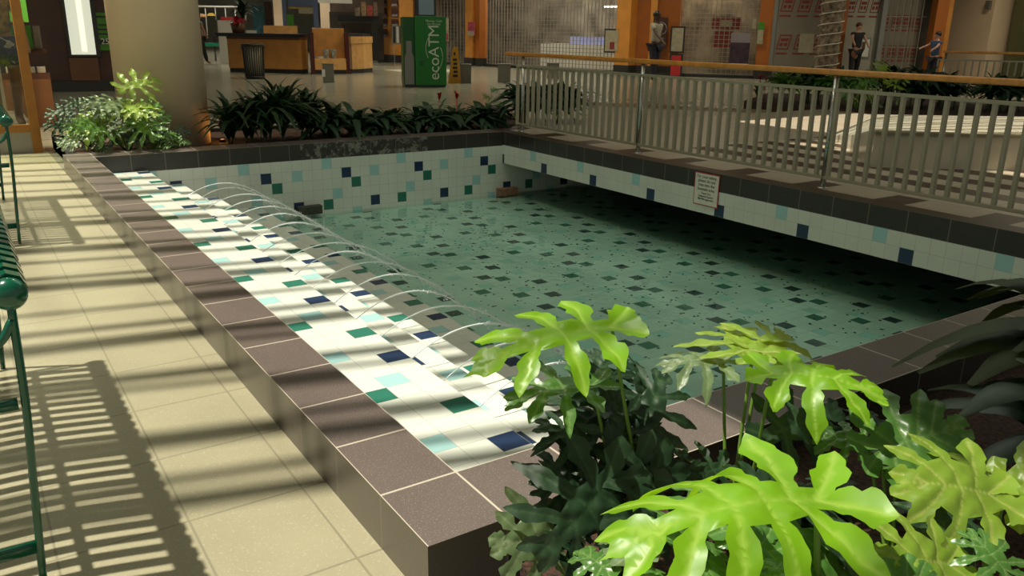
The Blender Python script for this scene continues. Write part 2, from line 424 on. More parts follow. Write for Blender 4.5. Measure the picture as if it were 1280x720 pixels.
vs = [bm.verts.new(v) for v in ((4.77*U, 0, ZW), (XR+1.8, 0, ZW), (XR+1.8, YB, ZW), (4.77*U, YB, ZW))]; bm.faces.new(vs)
o = mesh_obj('pool_water', bm, water_mat()); tag(o, 'still green-tinted water filling the sunken tiled fountain basin', 'water', kind='stuff')
# --- coins and specks on the basin floor
bm = bmesh.new()
for k in range(1500):
    x = random.uniform(1.7, XR+.6); y = random.uniform(.1, YB-.15)
    if random.random() > .35+.65*math.exp(-((x-3.1)**2/1.2)): continue
    r = random.choice((.006, .009, .011)); ang = random.uniform(0, PI)
    lathe(bm, [(r, 0), (r, .002)], 7, Matrix.Translation((x, y, ZB+.0006)))
o = mesh_obj('scattered_coins', bm, mat('coin_dark', (.03, .03, .022), .4, .3)); tag(o, 'dark coins scattered over the tiled floor of the pool', 'coins', kind='stuff')
# --- floors of the mall
bm = bmesh.new()
sheet(bm, (0, 0, ZF), X, Y, -6, -KW, -6, 8.6, .33, .41, -.30, 0.0, mi=0)
struct('floor_walk', bm, [F_walk])
bm = bmesh.new()
sheet(bm, (0, 0, ZF-.003), X, Y, -8, 42, 8.6, 62, 1.2, 1.2, 0, 0, mi=0)
sheet(bm, (0, 0, ZF-.003), X, Y, -KW, 24, YBo, 8.6, 1.2, 1.2, 0, 0, mi=0)
sheet(bm, (0, 0, ZF-.003), X, Y, 24, 42, -8, 8.6, 1.2, 1.2, 0, 0, mi=0)
struct('floor', bm, [F_hall])
# --- ceiling with skylight openings
def lit(x0, x1, y0, y1, zg):   # ground patch -> opening
    k = (CEIL-zg)/-SUN.z
    return (x0-SUN.x*k, x1-SUN.x*k, y0-SUN.y*k, y1-SUN.y*k)
holes = [lit(-4.2, .90, -3.2, 8.6, 0), lit(6.6, 10.8, .5, 4.4, .3), lit(11.2, 13.6, 22.6, 24.6, ZF), lit(9.5, 21, -7.4, -.6, 0), lit(8.0, 10.9, 4.4, 6.3, 0)]  # fourth opening is out of view, added to bounce sunlight onto the plaza
bm = bmesh.new()
xsn = sorted({-8., 42.} | {h[0] for h in holes} | {h[1] for h in holes}); ysn = sorted({-8., 62.} | {h[2] for h in holes} | {h[3] for h in holes})
for i in range(len(xsn)-1):
    for j in range(len(ysn)-1):
        mx_, my_ = (xsn[i]+xsn[i+1])/2, (ysn[j]+ysn[j+1])/2
        if any(h[0] < mx_ < h[1] and h[2] < my_ < h[3] for h in holes): continue
        box(bm, xsn[i], xsn[i+1], ysn[j], ysn[j+1], CEIL, CEIL+.25)
struct('ceiling', bm, M_ceil)
# skylight beams
def beams(name, h, spec, ang, z=CEIL+.35):
    bm = bmesh.new(); cx = (h[0]+h[1])/2; LX = (h[1]-h[0])/2*1.15+.3
    kx = (CEIL+.35)/-SUN.z
    for yg, wv, dx in spec:     # yg: where the shade crosses x = 0 on the ground
        y = yg-SUN.y*kx
        M = Matrix.Translation((0-SUN.x*kx, y, z)) @ Matrix.Rotation(ang+dx, 4, 'Z')
        box(bm, -LX*1.3, LX*.9, -wv/2, wv/2, -.02, .02, M)
    o = mesh_obj(name, bm, M_white); o['kind'] = 'structure'; return o
rb = random.Random(4)
spec = [(-2.6, .1, 0), (-1.9, .12, 0), (-1.2, .06, .02)]
for yg, wv in ((-.45, .05), (.36, .10), (.52, .06), (.80, .13), (1.28, .05), (1.42, .09), (1.92, .14), (2.12, .07), (2.42, .05), (2.86, .15), (3.06, .07), (3.42, .06), (3.72, .17), (3.98, .06), (4.5, .18), (4.75, .07), (5.15, .06), (5.6, .2), (5.95, .07), (6.35, .14), (6.75, .06), (7.1, .1), (7.6, .12), (8.1, .08)):
    spec.append((yg, wv, rb.uniform(-.05, .05)))
beams('ceiling_skylight_beams', holes[0], spec, -.24)
bm = bmesh.new(); h = holes[1]
for k in range(11):
    M = Matrix.Translation(((h[0]+h[1])/2, h[2]+(h[3]-h[2])*(k+.5+rb.uniform(-.3, .3))/11, CEIL+.35)) @ Matrix.Rotation(-.38, 4, 'Z')
    box(bm, -3, 3, -.035, .035, -.02, .02, M)
for k in range(4):
    M = Matrix.Translation((h[0]+(h[1]-h[0])*(k+.5)/4, (h[2]+h[3])/2, CEIL+.35)) @ Matrix.Rotation(.5, 4, 'Z')
    box(bm, -.025, .025, -3, 3, -.02, .02, M)
o = mesh_obj('ceiling_skylight_beams', bm, M_white); o['kind'] = 'structure'
# plaza beyond the corner of the pool, brown edging at its far side
def poly(bm, pts, z0, z1, mi=0):
    if sum(pts[i][0]*pts[(i+1) % len(pts)][1]-pts[(i+1) % len(pts)][0]*pts[i][1] for i in range(len(pts))) < 0: pts = list(pts)[::-1]
    lo = [bm.verts.new((x, y, z0)) for x, y in pts]; hi = [bm.verts.new((x, y, z1)) for x, y in pts]
    bm.faces.new(hi).material_index = mi; bm.faces.new(lo[::-1]).material_index = mi
    n = len(pts)
    for i in range(n):
        bm.faces.new((lo[i], lo[(i+1) % n], hi[(i+1) % n], hi[i])).material_index = mi
PA, PB = onz(735, 132, 0), onz(955, 142, 0)
M_plaza = mat('plaza_stone', (.40, .33, .245), .45, noise=.05, nscale=3); M_plbrown = mat('plaza_brown_stone', (.17, .11, .06), .45, noise=.1)
pdir = (PB-PA).normalized(); pn = Vector((-pdir.y, pdir.x, 0)) if (-pdir.y*1+pdir.x*1) > 0 else Vector((pdir.y, -pdir.x, 0))
QA = PA - pdir*1.5
bm = bmesh.new()
poly(bm, [(XR+.30, YBo), (9.34, YBo), (PA.x, PA.y), (QA.x, QA.y), (6.2, 9.3), (5.75, 7.9)], -.4, 0, 0)
poly(bm, [(QA.x, QA.y), (PB.x, PB.y), (PB.x+pn.x*.75, PB.y+pn.y*.75), (QA.x+pn.x*.75, QA.y+pn.y*.75)], -.4, -.001, 1)
struct('floor_plaza_far', bm, [M_plaza, M_plbrown])
# raised platform with pale polished front wall
bm = bmesh.new()
pts = [onz(1088, 209, 0), onz(1286, 214, 0)]
A0 = Vector((pts[0].x, pts[0].y, 0)); A1 = Vector((pts[1].x, pts[1].y, 0)) + (pts[1]-pts[0]).normalized()*1.5
d01 = (A1-A0).normalized(); nb = Vector((-d01.y, d01.x, 0))
if nb.x < 0: nb = -nb
HP = .30
G0 = onz(1037, 169, 0); BR_ = A1+nb*2.3; BL_ = onz(1090, 143, .16)
ring = [(A0, HP), (A1, HP), (BR_, HP), (BL_, .16), (G0, .004)]
lo = [bm.verts.new((v.x, v.y, 0)) for v, z in ring]; hi = [bm.verts.new((v.x, v.y, z)) for v, z in ring]
for tri in ((0, 1, 2), (0, 2, 3), (0, 3, 4)): bm.faces.new([hi[i] for i in tri])
for i in range(5): bm.faces.new((lo[i], lo[(i+1) % 5], hi[(i+1) % 5], hi[i]))
bm.faces.new(lo[::-1])
M_pale = mat('polished_pale_stone', (.56, .50, .38), .2, noise=.08, nscale=2)
o = mesh_obj('stone_platform', bm, [M_pale], None)
tag(o, 'low polished pale stone platform behind the railing with striped sunlight on its top', 'platform')
b2 = bmesh.new(); poly(b2, [(A0.x-.02, A0.y-.02), (A1.x-.02, A1.y-.02), (A1.x+nb.x*.1, A1.y+nb.y*.1), (A0.x+nb.x*.1, A0.y+nb.y*.1)], HP+.001, HP+.03)
e = mesh_obj('coping', b2, mat('coping_stone', (.20, .17, .10), .4), o)

# ------------------------------------------------------------------ railings
def railing(name, label, P0, P1, posts, z0=0.0, ret=None, hr=.90, spacing=.108, group=None, bal_r=.011, H0=-.35, H1=.3, woodm=None):
    """P0->P1 along the ground; posts: distances"""
    P0 = Vector(P0); P1 = Vector(P1); d = (P1-P0).normalized(); Ln = (P1-P0).length; n = Vector((-d.y, d.x, 0))
    t = thing(name, label, 'railing', P0)
    M = Matrix(((d.x, n.x, 0, 0), (d.y, n.y, 0, 0), (0, 0, 1, 0), (0, 0, 0, 1)))
    def lb(nm, x0, x1, y0, y1, za, zb, m, bev=.003):
        b = bmesh.new(); box(b, x0, x1, y0, y1, za, zb, M, bev=bev); return mesh_obj(nm, b, m, t)
    b = bmesh.new(); tubeprof = [M @ Vector((x, 0, hr)) for x in (H0, Ln+H1)]
    box(b, H0, Ln+H1, -.032, .032, hr-.022, hr+.022, M, bev=.012)
    mesh_obj('handrail', b, woodm or M_wood, t, True)
    lb('top_rail', -.12, Ln+H1, -.02, .02, hr-.145, hr-.12, M_steel)
    lb('bottom_rail', -.12, Ln+H1, -.02, .02, .075, .10, M_steel)
    for s in posts:
        b = bmesh.new(); p = M @ Vector((s, 0, 0))
        lathe(b, [(.021, .012), (.021, hr-.02)], 14, Matrix.Translation(p)); lathe(b, [(.045, 0), (.045, .008), (.024, .014)], 16, Matrix.Translation(p)); mesh_obj('post', b, M_post, t)
    k = 0; s = -.11
    while s < Ln+H1 and k < 100:
        if all(abs(s-q) > .03 for q in posts):
            lb('baluster', s-.013, s+.013, -.017, .017, .10, hr-.145, M_steel, 0)
        s += spacing; k += 1
    return t
XRAIL = 15.42*U
railing('railing', 'long metal railing with wooden handrail standing on the edge above the pool', (XRAIL, 21.57*U, 0), (XRAIL, -.35, 0), [0, 6.84*U, 14.04*U, 21.2*U])
ra, rb_ = onz(1172, 133, 0), onz(1280, 139, 0)
dd = (rb_-ra).normalized()
railing('railing', 'far short railing with wooden handrail behind the pale platform at the right edge', ra, ra+dd*3.2, [0, 2.2], H0=-.05, hr=.93)

# sign on the fascia
def sign():
    xw = XR-.012
    yl = onwall(869, 214, (xw, 0), (xw, 1)); yr = onwall(900, 219, (xw, 0), (xw, 1)); bl = onwall(866, 254, (xw, 0), (xw, 1))
    w_, h_ = yl.y-yr.y, yl.z-bl.z
    t = thing('safety_sign', 'small white safety notice with a red border hung on the tiled ledge', 'sign', (XR-.004, (yl.y+yr.y)/2, (yl.z+bl.z)/2))
    R_ = Matrix(((0, 0, -1, 0), (-1, 0, 0, 0), (0, 1, 0, 0), (0, 0, 0, 1)))   # local x-> -Y, y-> Z, z-> -X
    b = bmesh.new(); box(b, -w_/2, w_/2, -h_/2, h_/2, 0, .004, R_); mesh_obj('border', b, M_red, t)
    b = bmesh.new(); box(b, -w_/2+.009, w_/2-.009, -h_/2+.009, h_/2-.009, .004, .006, R_); mesh_obj('face', b, mat('sign_white', (.75, .72, .62), .4), t)
    lines = [('For your safety,', .030), ('please do not', .030), ('step into the', .030), ('fountain area.', .030), ('Thank You', .021), ('Lafayette Square', .021), ('Mall Management', .021)]
    y = h_/2-.034
    for tx, s in lines:
        sc = s*1.42*h_/.33
        text_obj('lettering', tx, sc, M_black, R_ @ Matrix.Translation((0, y, .0065)), t, .0003, offset=.0004); y -= sc*.98
sign()
# inlet bricks on the back wall
for px, py, lab in ((385, 262, 'dark wet brick lying against the back pool wall at the left'), (631, 239, 'pinkish brick lying against the back pool wall near the overhang')):
    p = onwall(px, py, (0, YB), (1, YB)); b = bmesh.new(); box(b, -.13, .13, -.09, 0, -.04, .05, bev=.006)
    o = mesh_obj('brick', b, mat('brick_'+('dark' if px < 500 else 'pink'), (.05, .05, .035) if px < 500 else (.30, .16, .10), .7, noise=.3, nscale=20), None); o.location = (p.x, YB-.001, p.z); tag(o, lab, 'brick')
# ------------------------------------------------------------------ water jets
M_jet = bpy.data.materials.new('jet_water'); M_jet.use_nodes = True
_n = M_jet.node_tree.nodes; _l = M_jet.node_tree.links; _b = _n['Principled BSDF']; _b.inputs['Base Color'].default_value = (.9, .95, .95, 1); _b.inputs['Roughness'].default_value = .15; _b.inputs['Specular IOR Level'].default_value = .9
_t = _n.new('ShaderNodeBsdfTransparent'); _m = _n.new('ShaderNodeMixShader'); _m.inputs[0].default_value = .85
_l.new(_t.outputs[0], _m.inputs[1]); _l.new(_b.outputs[0], _m.inputs[2]); _l.new(_m.outputs[0], _n['Material Output'].inputs['Surface'])
JET = {}
def jets():
    for k in range(17):
        y0 = .76+.305*k - .01*(k % 3); rj = random.Random(k)
        P0 = Vector((.545, y0, -.25)); dxy = Vector((1.0, .05+rj.uniform(-.04, .05), 0)).normalized(); R_ = .60+rj.uniform(-.03, .05); hgt = .095+rj.uniform(-.012, .015)
        b = bmesh.new(); pts = []; rad = []
        zl = -.345
        # z = h*4*s*(1-s) scaled so that the fall goes on down to the water
        n = 36; s_end = .5+.5*math.sqrt(1-zl/hgt)
        for i in range(n+1):
            s = s_end*i/n; q = P0+dxy*(R_*s); q.z = P0.z+4*hgt*s*(1-s)
            j = max(0, s-.5)*.006
            pts.append(q+Vector((rj.uniform(-j, j), rj.uniform(-j, j), rj.uniform(-j, j))))
            rad.append(.0024+.0014*min(1, s)+rj.uniform(0, .002)*(s > .3))
        cut = int(n*.90)
        tube(b, pts[:cut], rad[:cut], 6)
        o = mesh_obj('water_jet', b, M_jet, None, True); b = bmesh.new()
        for i in range(48):
            s = s_end*rj.uniform(.35, 1); q = P0+dxy*(R_*s*rj.uniform(.97, 1.02)); q.z = P0.z+4*hgt*s*(1-s); sp = max(0, s-.4)*.022
            q += Vector((rj.uniform(-sp, sp), rj.uniform(-sp, sp), rj.uniform(-sp, sp)*1.3))
            ball(b, q, rj.uniform(.0025, .0062), sub=1)
        e = mesh_obj('droplets', b, M_jet, o, True); e['kind'] = 'stuff'
        if k == 0: lab = 'arc of water nearest the front corner of the pool'
        elif k == 16: lab = 'arc of water farthest away beside the back pool wall'
        else: lab = None
        JET[k] = o
        names = ['nearest', 'second', 'third', 'fourth', 'fifth', 'sixth', 'seventh', 'eighth', 'ninth', 'tenth', 'eleventh', 'twelfth', 'thirteenth', 'fourteenth', 'fifteenth', 'sixteenth']
        tag(o, lab or ('thin arc of water leaping over the cascade, %s from the front corner' % names[k]), 'water jet', 'arcs of water along the cascade')
jets()
# ------------------------------------------------------------------ benches
def make_bench(L, n):
    t = thing('slatted_bench', '', 'bench')
    prof = catmull([(.02, .79), (-.035, .775), (-.05, .73), (-.075, .64), (-.12, .52), (-.19, .44), (-.32, .405), (-.46, .41), (-.56, .42), (-.61, .395), (-.60, .34)], 4)
    pr = [Vector((p[0], 0, p[1])) for p in [(q.x, q.y) for q in [Vector((a_[0], a_[1], 0)) for a_ in prof]]]
    first = None
    wrap = [Vector((.036*math.cos(a_), 0, .764+.036*math.sin(a_))) for a_ in [(-.5+.25*i)*PI for i in range(0, 6)]]
    path = wrap+[p for p in pr[5:]]
    for k in range(n):
        b = bmesh.new(); w2 = .019; yc = (k+.5)*L/n
        prev = None
        for i, p in enumerate(path):
            dd_ = (path[min(i+1, len(path)-1)]-path[max(i-1, 0)]).normalized(); nn = Vector((dd_.z, 0, -dd_.x))*.003
            ring = [b.verts.new(p+Vector((0, s*w2, 0))+nn*q) for s, q in ((-1, -1), (1, -1), (1, 1), (-1, 1))]
            if prev:
                for j in range(4): b.faces.new((prev[j], prev[(j+1) % 4], ring[(j+1) % 4], ring[j]))
            prev = ring
        if first is None:
            first = mesh_obj('strap', b, M_green, t); first.location = (0, yc, 0); y0 = yc
        else:
            b.free(); c = first.copy(); C.objects.link(c); c.parent = t; c.location = (0, yc, 0)
    b = bmesh.new(); tube(b, [(0, -.02, .764), (0, L+.02, .764)], .030, 18)
    for yy in (-.02, L+.02): ball(b, (0, yy, .764), .037, sub=3, sc=(1, .8, 1))
    mesh_obj('top_tube', b, M_green, t, True)
    b = bmesh.new(); tube(b, [(-.60, 0, .36), (-.60, L, .36)], .02, 12); tube(b, [(-.12, 0, .50), (-.12, L, .50)], .014, 12); mesh_obj('cross_tube', b, M_green, t, True)
    for yy in (0, L):
        b = bmesh.new()
        tube(b, catmull([(0, yy, .76), (-.005, yy, .5), (-.02, yy, .25), (-.035, yy, .0)], 5), .0095, 10)
        tube(b, catmull([(0, yy, .70), (-.05, yy, .64), (-.2, yy, .62), (-.42, yy, .62), (-.58, yy, .58), (-.61, yy, .42)], 5), .010, 10)
        tube(b, catmull([(-.60, yy, .42), (-.585, yy, .2), (-.57, yy, .0)], 4), .012, 10)
        box(b, -.57, -.035, yy-.006, yy+.006, .105, .135)
        box(b, -.16, -.02, yy-.008, yy+.008, .485, .51)
        mesh_obj('side_frame', b, M_green, t, True)
    return t
bn = make_bench(1.62, 24); bn.location = (-.965, .30, ZF); bn['label'] = 'dark green metal strap bench nearest the viewer at the left edge'; bn['group'] = 'green benches along the walk'
b2_ = dup(bn, (-.755, 4.14, ZF), 0, 'dark green metal strap bench farther along the walk before the glass shopfront', 'green benches along the walk')
# ------------------------------------------------------------------ planters
def planter(name, label, pts, z0, z1, soilz, wallm):
    t = thing(name, label, 'planter')
    b = bmesh.new(); poly(b, pts, z0, soilz); mesh_obj('soil', b, M_soil, t)
    if wallm:
        b = bmesh.new(); n = len(pts)
        for i in range(1, n):
            p, q = Vector((*pts[i], 0)), Vector((*pts[(i+1) % n], 0)); d = (q-p).normalized(); nn = Vector((-d.y, d.x, 0))*.07
            poly(b, [(p.x, p.y), (q.x, q.y), (q.x+nn.x, q.y+nn.y), (p.x+nn.x, p.y+nn.y)], z0, z1)
        mesh_obj('rim', b, wallm, t)
    return t
planter('planter', 'long mulch planting bed behind the far pool wall around the beige column', [(-.15, YBo+.002), (5.9, YBo+.002), (6.1, 7.9), (5.3, 8.55), (-.15, 8.75)][::1], ZF, -.02, -.06, M_dark)
planter('planter', 'mulch planting bed in the foreground in front of the near pool kerb', [(.02, -KN-.001), (4.4, -KN-.001), (4.4, -1.5), (1.7, -2.9), (.02, -1.15)], -.6, -.05, -.13, None)
# ------------------------------------------------------------------ beige column in the planter
cpt = onwall(209, 178, (0, 7.85), (1, 7.85))
b = bmesh.new(); CRAD = .452
lathe(b, [(CRAD, -.10), (CRAD, CEIL)], 64)
o = mesh_obj('column', b, M_beige, None); o.location = (cpt.x, 7.85, 0); tag(o, 'thick round beige column rising from the planting bed behind the pool', 'column')
o['kind'] = 'structure'
lp = bpy.data.lights.new('planter_uplight', 'POINT'); lp.energy = .7; lp.color = (1, .45, .12); lp.shadow_soft_size = .03
lo = bpy.data.objects.new('planter_uplight', lp); lo.location = (cpt.x+.54, 7.66, .0); C.objects.link(lo)
b = bmesh.new(); lathe(b, [(.03, -.06), (.035, -.03), (.03, -.028)], 12); o = mesh_obj('uplight', b, M_black, None, True); o.location = (cpt.x+.54, 7.66, 0); tag(o, 'small uplight fixture in the mulch at the right foot of the beige column', 'lamp')

# ------------------------------------------------------------------ leaves
def philo_mesh(name, L, W, seed, nl=6, bx=1.0, by=.8, ruf=.012, curl=0, mats=None, fine=1.0, basal=152, lw=.062, web=.2, bright=None):
    r = random.Random(seed); out = []; lines = [[(0, 0), (0, L*.5), (0, L*1.02)]]
    def side(sgn):
        pts = []
        for i in range(nl):
            f = i/(nl-1)
            t = .02+.72*f**1.05
            ang = math.radians(basal-(basal-30)*f**.85+r.uniform(-5, 5))
            ll = W*(.60+.55*math.sin(PI*min(1, .18+.62*f)))*(1-.42*max(0, f-.55)/.45)*r.uniform(.9, 1.08)
            ll *= (.60, .80)[i] if i < 2 else 1
            w0 = lw*L*r.uniform(.85, 1.15)*(1-.25*f)
            d = Vector((math.sin(ang), math.cos(ang))); n = Vector((-d.y, d.x))   # n: toward the tip side
            bse = Vector((0, L*t)); cv = r.uniform(.06, .26)*ll
            def cen(s): return bse+d*(ll*s)+n*(cv*s*s)
            lines.append([(sgn*cen(s).x, cen(s).y) for s in (0, .25, .5, .75, .97)])
            S = [web+(1-web)*k/15 for k in range(16)]
            ph = r.uniform(0, 6)
            def wd(s, q):
                u = (s-web)/(1-web)
                b_ = w0*(.80+.55*math.sin(PI*min(1, u*1.02)))*(1 if u < .7 else max(0, (1-u)/.3)**.55)
                return b_*(1+.17*math.sin(ph+q+s*15)+.07*math.sin(ph*2+q*3+s*33))
            lo_ = [cen(s)-n*wd(s, 0) for s in S[:-1]]; hi_ = [cen(s)+n*wd(s, 2) for s in S[:-1]]
            seq = lo_+[cen(1.0)]+hi_[::-1]
            pts += seq
        # terminal lobe
        for k in range(14):
            s = k/14; wv = lw*L*1.25*(1+.2*math.sin(k*1.3+seed))*(1-s**2.2)
            pts.append(Vector((max(wv, .001), L*(.80+.24*s))))
        return [(sgn*q.x, q.y) for q in pts]
    R_ = side(1); Lf = side(-1)
    outline = [(0, -.00)]+R_+[(0, L*1.06)]+Lf[::-1]
    verts = [Vector(p) for p in outline]; n0 = len(verts)
    xs_ = [p[0] for p in outline]; ys_ = [p[1] for p in outline]
    g = .0115*L/.4/fine*1.25
    yy = min(ys_); row = 0
    import itertools
    def inside(x, y):
        c = False; j = n0-1
        for i in range(n0):
            xi, yi = outline[i]; xj, yj = outline[j]
            if (yi > y) != (yj > y) and x < (xj-xi)*(y-yi)/(yj-yi)+xi: c = not c
            j = i
        return c
    for ln in lines:
        for i in range(len(ln)-1):
            for k in range(4):
                t = k/4; x = ln[i][0]*(1-t)+ln[i+1][0]*t; y = ln[i][1]*(1-t)+ln[i+1][1]*t
                if inside(x, y): verts.append(Vector((x, y)))
    while yy < max(ys_):
        xx = min(xs_)+(g/2 if row % 2 else 0)
        while xx < max(xs_):
            if inside(xx, yy): verts.append(Vector((xx, yy)))
            xx += g
        yy += g*.87; row += 1
    vo, eo, fo, *_ = delaunay_2d_cdt(verts, [], [list(range(n0))], 1, 1e-5)
    segs = [(Vector(l[i]), Vector(l[i+1])) for l in lines for i in range(len(l)-1)]
    me = bpy.data.meshes.new(name)
    V = []; vein = []
    for v in vo:
        dm = 9
        for p_, q_ in segs:
            pq = q_-p_; t = max(0, min(1, (v-p_).dot(pq)/max(pq.length_squared, 1e-12))); dm = min(dm, (p_+pq*t-v).length)
        vein.append(max(0.0, 1-dm/(.0065*L/.4)))
        x, y = v.x, v.y
        fold = -min(dm, .03*L/.4)*.0
        z = .30*min(dm, .035*L/.4)+ruf*math.sin(x*60/L*.4+seed)*math.sin(y*52/L*.4+seed*2)*min(1, math.hypot(x, y)/(.3*L))
        # bend laterally then along the midrib
        bxx = (bx if not isinstance(bx, tuple) else (bx[0] if x < 0 else bx[1]))
        bxx = bxx*max(.12, min(1, (y+.02*L)/(.28*L)))
        if bxx > .01:
            Rx = 1/(bxx/L); a_ = x/Rx; x2 = (Rx-z)*math.sin(a_); z2 = -Rx+(Rx+z)*math.cos(a_); x, z = x2, z2
        if by != 0:
            if y > .1*L:
                Ry = 1/(by/L); a_ = (y-.1*L)/Ry; y2 = (Ry+z)*math.sin(a_); z2 = -Ry+(Ry+z)*math.cos(a_); y, z = y2+.1*L, z2
            else:
                z = z+1.5*by*(y-.1*L)**2/L
        V.append((x, y, z))
    me.from_pydata(V, [], [list(f) for f in fo])
    at = me.attributes.new('vein', 'FLOAT', 'POINT'); at.data.foreach_set('value', vein)
    for p in me.polygons: p.use_smooth = True
    if mats: me.materials.append(mats)
    # faces up
    s = sum(p.normal.z for p in me.polygons)
    if s < 0: me.flip_normals()
    return me
def frame(J, T, up):
    y = (T-J).normalized(); x = y.cross(up).normalized(); z = x.cross(y)
    return Matrix(((x.x, y.x, z.x, J.x), (x.y, y.y, z.y, J.y), (x.z, y.z, z.z, J.z), (0, 0, 0, 1)))
def stalk_mesh(b, A, J, r0=.006, r1=.0042, bow=.04, side=Vector((0, 0, 0))):
    mid = (A+J)/2+Vector((0, 0, bow))*0+side
    tube(b, catmull([A, mid, J], 6), [r0+(r1-r0)*i/12 for i in range(13)], 8)
FG = {}
def fleaf(parent, J, T, up, mat_, seed, base, W=.62, nl=6, bx=.6, by=.5, side=(0, 0, 0), stm=None, r=.0055, label=None, basal=150, lw=.075, web=.24, ruf=.005):
    L = (T-J).length
    L = L*(1+.06*abs(by))
    me = philo_mesh('leaf', L, W*L, seed, nl, bx, by, ruf*L/.4, mats=mat_, basal=basal, lw=lw, web=web)
    o = bpy.data.objects.new('leaf', me); C.objects.link(o); o.parent = parent
    ML = Matrix.Translation(-parent.location) @ frame(J, T, up); o.matrix_local = ML
    b = bmesh.new(); stalk_mesh(b, base-parent.location, J-parent.location, r, r*.75, side=Vector(side)); s = mesh_obj('stalk', b, stm or M_stalk, o, True); s.matrix_local = ML.inverted()
    return o
def D(px, py, d): return ondepth(px, py, d)
UPc = Vector((-.25, -.35, .9))
# plant behind the big leaf, left: tall lit leaf over dark ones
def fplant(label, base, group=None):
    return thing('philodendron', label, 'plant', base, 0, group)
G1 = 'lobed philodendrons in the front bed'
bA = D(800, 640, 1.95); bA.z = -.13
pA = fplant('tall philodendron rising left in the front bed with one lit leaf above dark ones', Vector((bA.x, bA.y, -.13)))
bs = Vector((bA.x, bA.y, -.13))
def o_(x, y): return bs+Vector((x, y, 0))
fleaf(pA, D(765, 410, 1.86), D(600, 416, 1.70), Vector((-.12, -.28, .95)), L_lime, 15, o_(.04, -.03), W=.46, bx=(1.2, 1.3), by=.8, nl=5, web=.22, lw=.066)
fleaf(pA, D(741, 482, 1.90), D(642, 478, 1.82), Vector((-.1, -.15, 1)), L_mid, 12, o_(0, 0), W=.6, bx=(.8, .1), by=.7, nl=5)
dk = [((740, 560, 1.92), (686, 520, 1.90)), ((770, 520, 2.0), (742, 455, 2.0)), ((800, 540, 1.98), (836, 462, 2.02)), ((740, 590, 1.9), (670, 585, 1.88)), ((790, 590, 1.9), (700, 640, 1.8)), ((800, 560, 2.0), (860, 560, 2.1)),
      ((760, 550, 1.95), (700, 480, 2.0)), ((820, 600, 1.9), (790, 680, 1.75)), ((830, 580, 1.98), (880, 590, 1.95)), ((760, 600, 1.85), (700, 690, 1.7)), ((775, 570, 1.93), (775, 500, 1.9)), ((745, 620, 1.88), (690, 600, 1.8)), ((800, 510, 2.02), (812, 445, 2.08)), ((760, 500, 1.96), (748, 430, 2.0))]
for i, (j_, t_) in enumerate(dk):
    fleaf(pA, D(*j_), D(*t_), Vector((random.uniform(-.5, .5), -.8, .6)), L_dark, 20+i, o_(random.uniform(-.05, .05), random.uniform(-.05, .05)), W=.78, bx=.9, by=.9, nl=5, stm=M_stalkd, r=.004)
# plant B: cluster right of it
bB = D(925, 590, 2.12); bs = Vector((bB.x, bB.y, -.13)); pB = fplant('philodendron with three bright leaves spread over the near kerb at the middle', bs.copy())
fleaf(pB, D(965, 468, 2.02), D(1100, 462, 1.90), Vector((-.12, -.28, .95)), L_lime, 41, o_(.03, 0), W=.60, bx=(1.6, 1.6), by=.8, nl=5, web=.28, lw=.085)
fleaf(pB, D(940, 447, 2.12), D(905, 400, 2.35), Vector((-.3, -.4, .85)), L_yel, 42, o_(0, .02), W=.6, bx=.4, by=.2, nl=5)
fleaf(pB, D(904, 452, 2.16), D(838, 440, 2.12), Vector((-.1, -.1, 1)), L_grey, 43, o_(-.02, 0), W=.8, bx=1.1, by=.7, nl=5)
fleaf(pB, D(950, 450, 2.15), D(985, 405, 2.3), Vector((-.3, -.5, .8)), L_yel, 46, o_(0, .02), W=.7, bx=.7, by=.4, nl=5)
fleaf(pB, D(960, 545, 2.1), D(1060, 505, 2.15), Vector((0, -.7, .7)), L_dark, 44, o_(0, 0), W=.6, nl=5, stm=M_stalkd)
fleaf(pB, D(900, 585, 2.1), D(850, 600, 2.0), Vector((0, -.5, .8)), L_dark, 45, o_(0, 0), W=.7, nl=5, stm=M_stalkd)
# plant C: the big leaf
bC = D(1040, 735, 1.62); bs = Vector((bC.x, bC.y, -.13)); pC = fplant('philodendron with the largest glossy lime leaf in the foreground', bs.copy())
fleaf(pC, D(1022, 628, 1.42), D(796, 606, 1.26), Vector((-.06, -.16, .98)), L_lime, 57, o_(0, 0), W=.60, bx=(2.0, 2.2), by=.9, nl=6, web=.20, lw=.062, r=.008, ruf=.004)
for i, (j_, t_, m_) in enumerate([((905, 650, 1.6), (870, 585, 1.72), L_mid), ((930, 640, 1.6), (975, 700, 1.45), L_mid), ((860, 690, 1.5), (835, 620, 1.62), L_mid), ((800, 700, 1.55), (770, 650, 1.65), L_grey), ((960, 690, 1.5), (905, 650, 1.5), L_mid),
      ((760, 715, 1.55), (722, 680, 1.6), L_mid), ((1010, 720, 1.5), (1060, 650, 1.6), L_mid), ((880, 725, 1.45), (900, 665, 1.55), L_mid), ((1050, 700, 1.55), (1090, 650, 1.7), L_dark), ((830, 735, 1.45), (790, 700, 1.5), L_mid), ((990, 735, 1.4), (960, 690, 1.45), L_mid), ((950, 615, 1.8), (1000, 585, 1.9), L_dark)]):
    fleaf(pC, D(*j_), D(*t_), Vector((random.uniform(-.3, .3), -.6, .75)), m_, 60+i, o_(random.uniform(-.1, .05), random.uniform(-.05, .05)), W=.6, bx=.9, by=.7, nl=5, lw=.11, web=.45, stm=M_stalkd if m_ is L_dark else None)
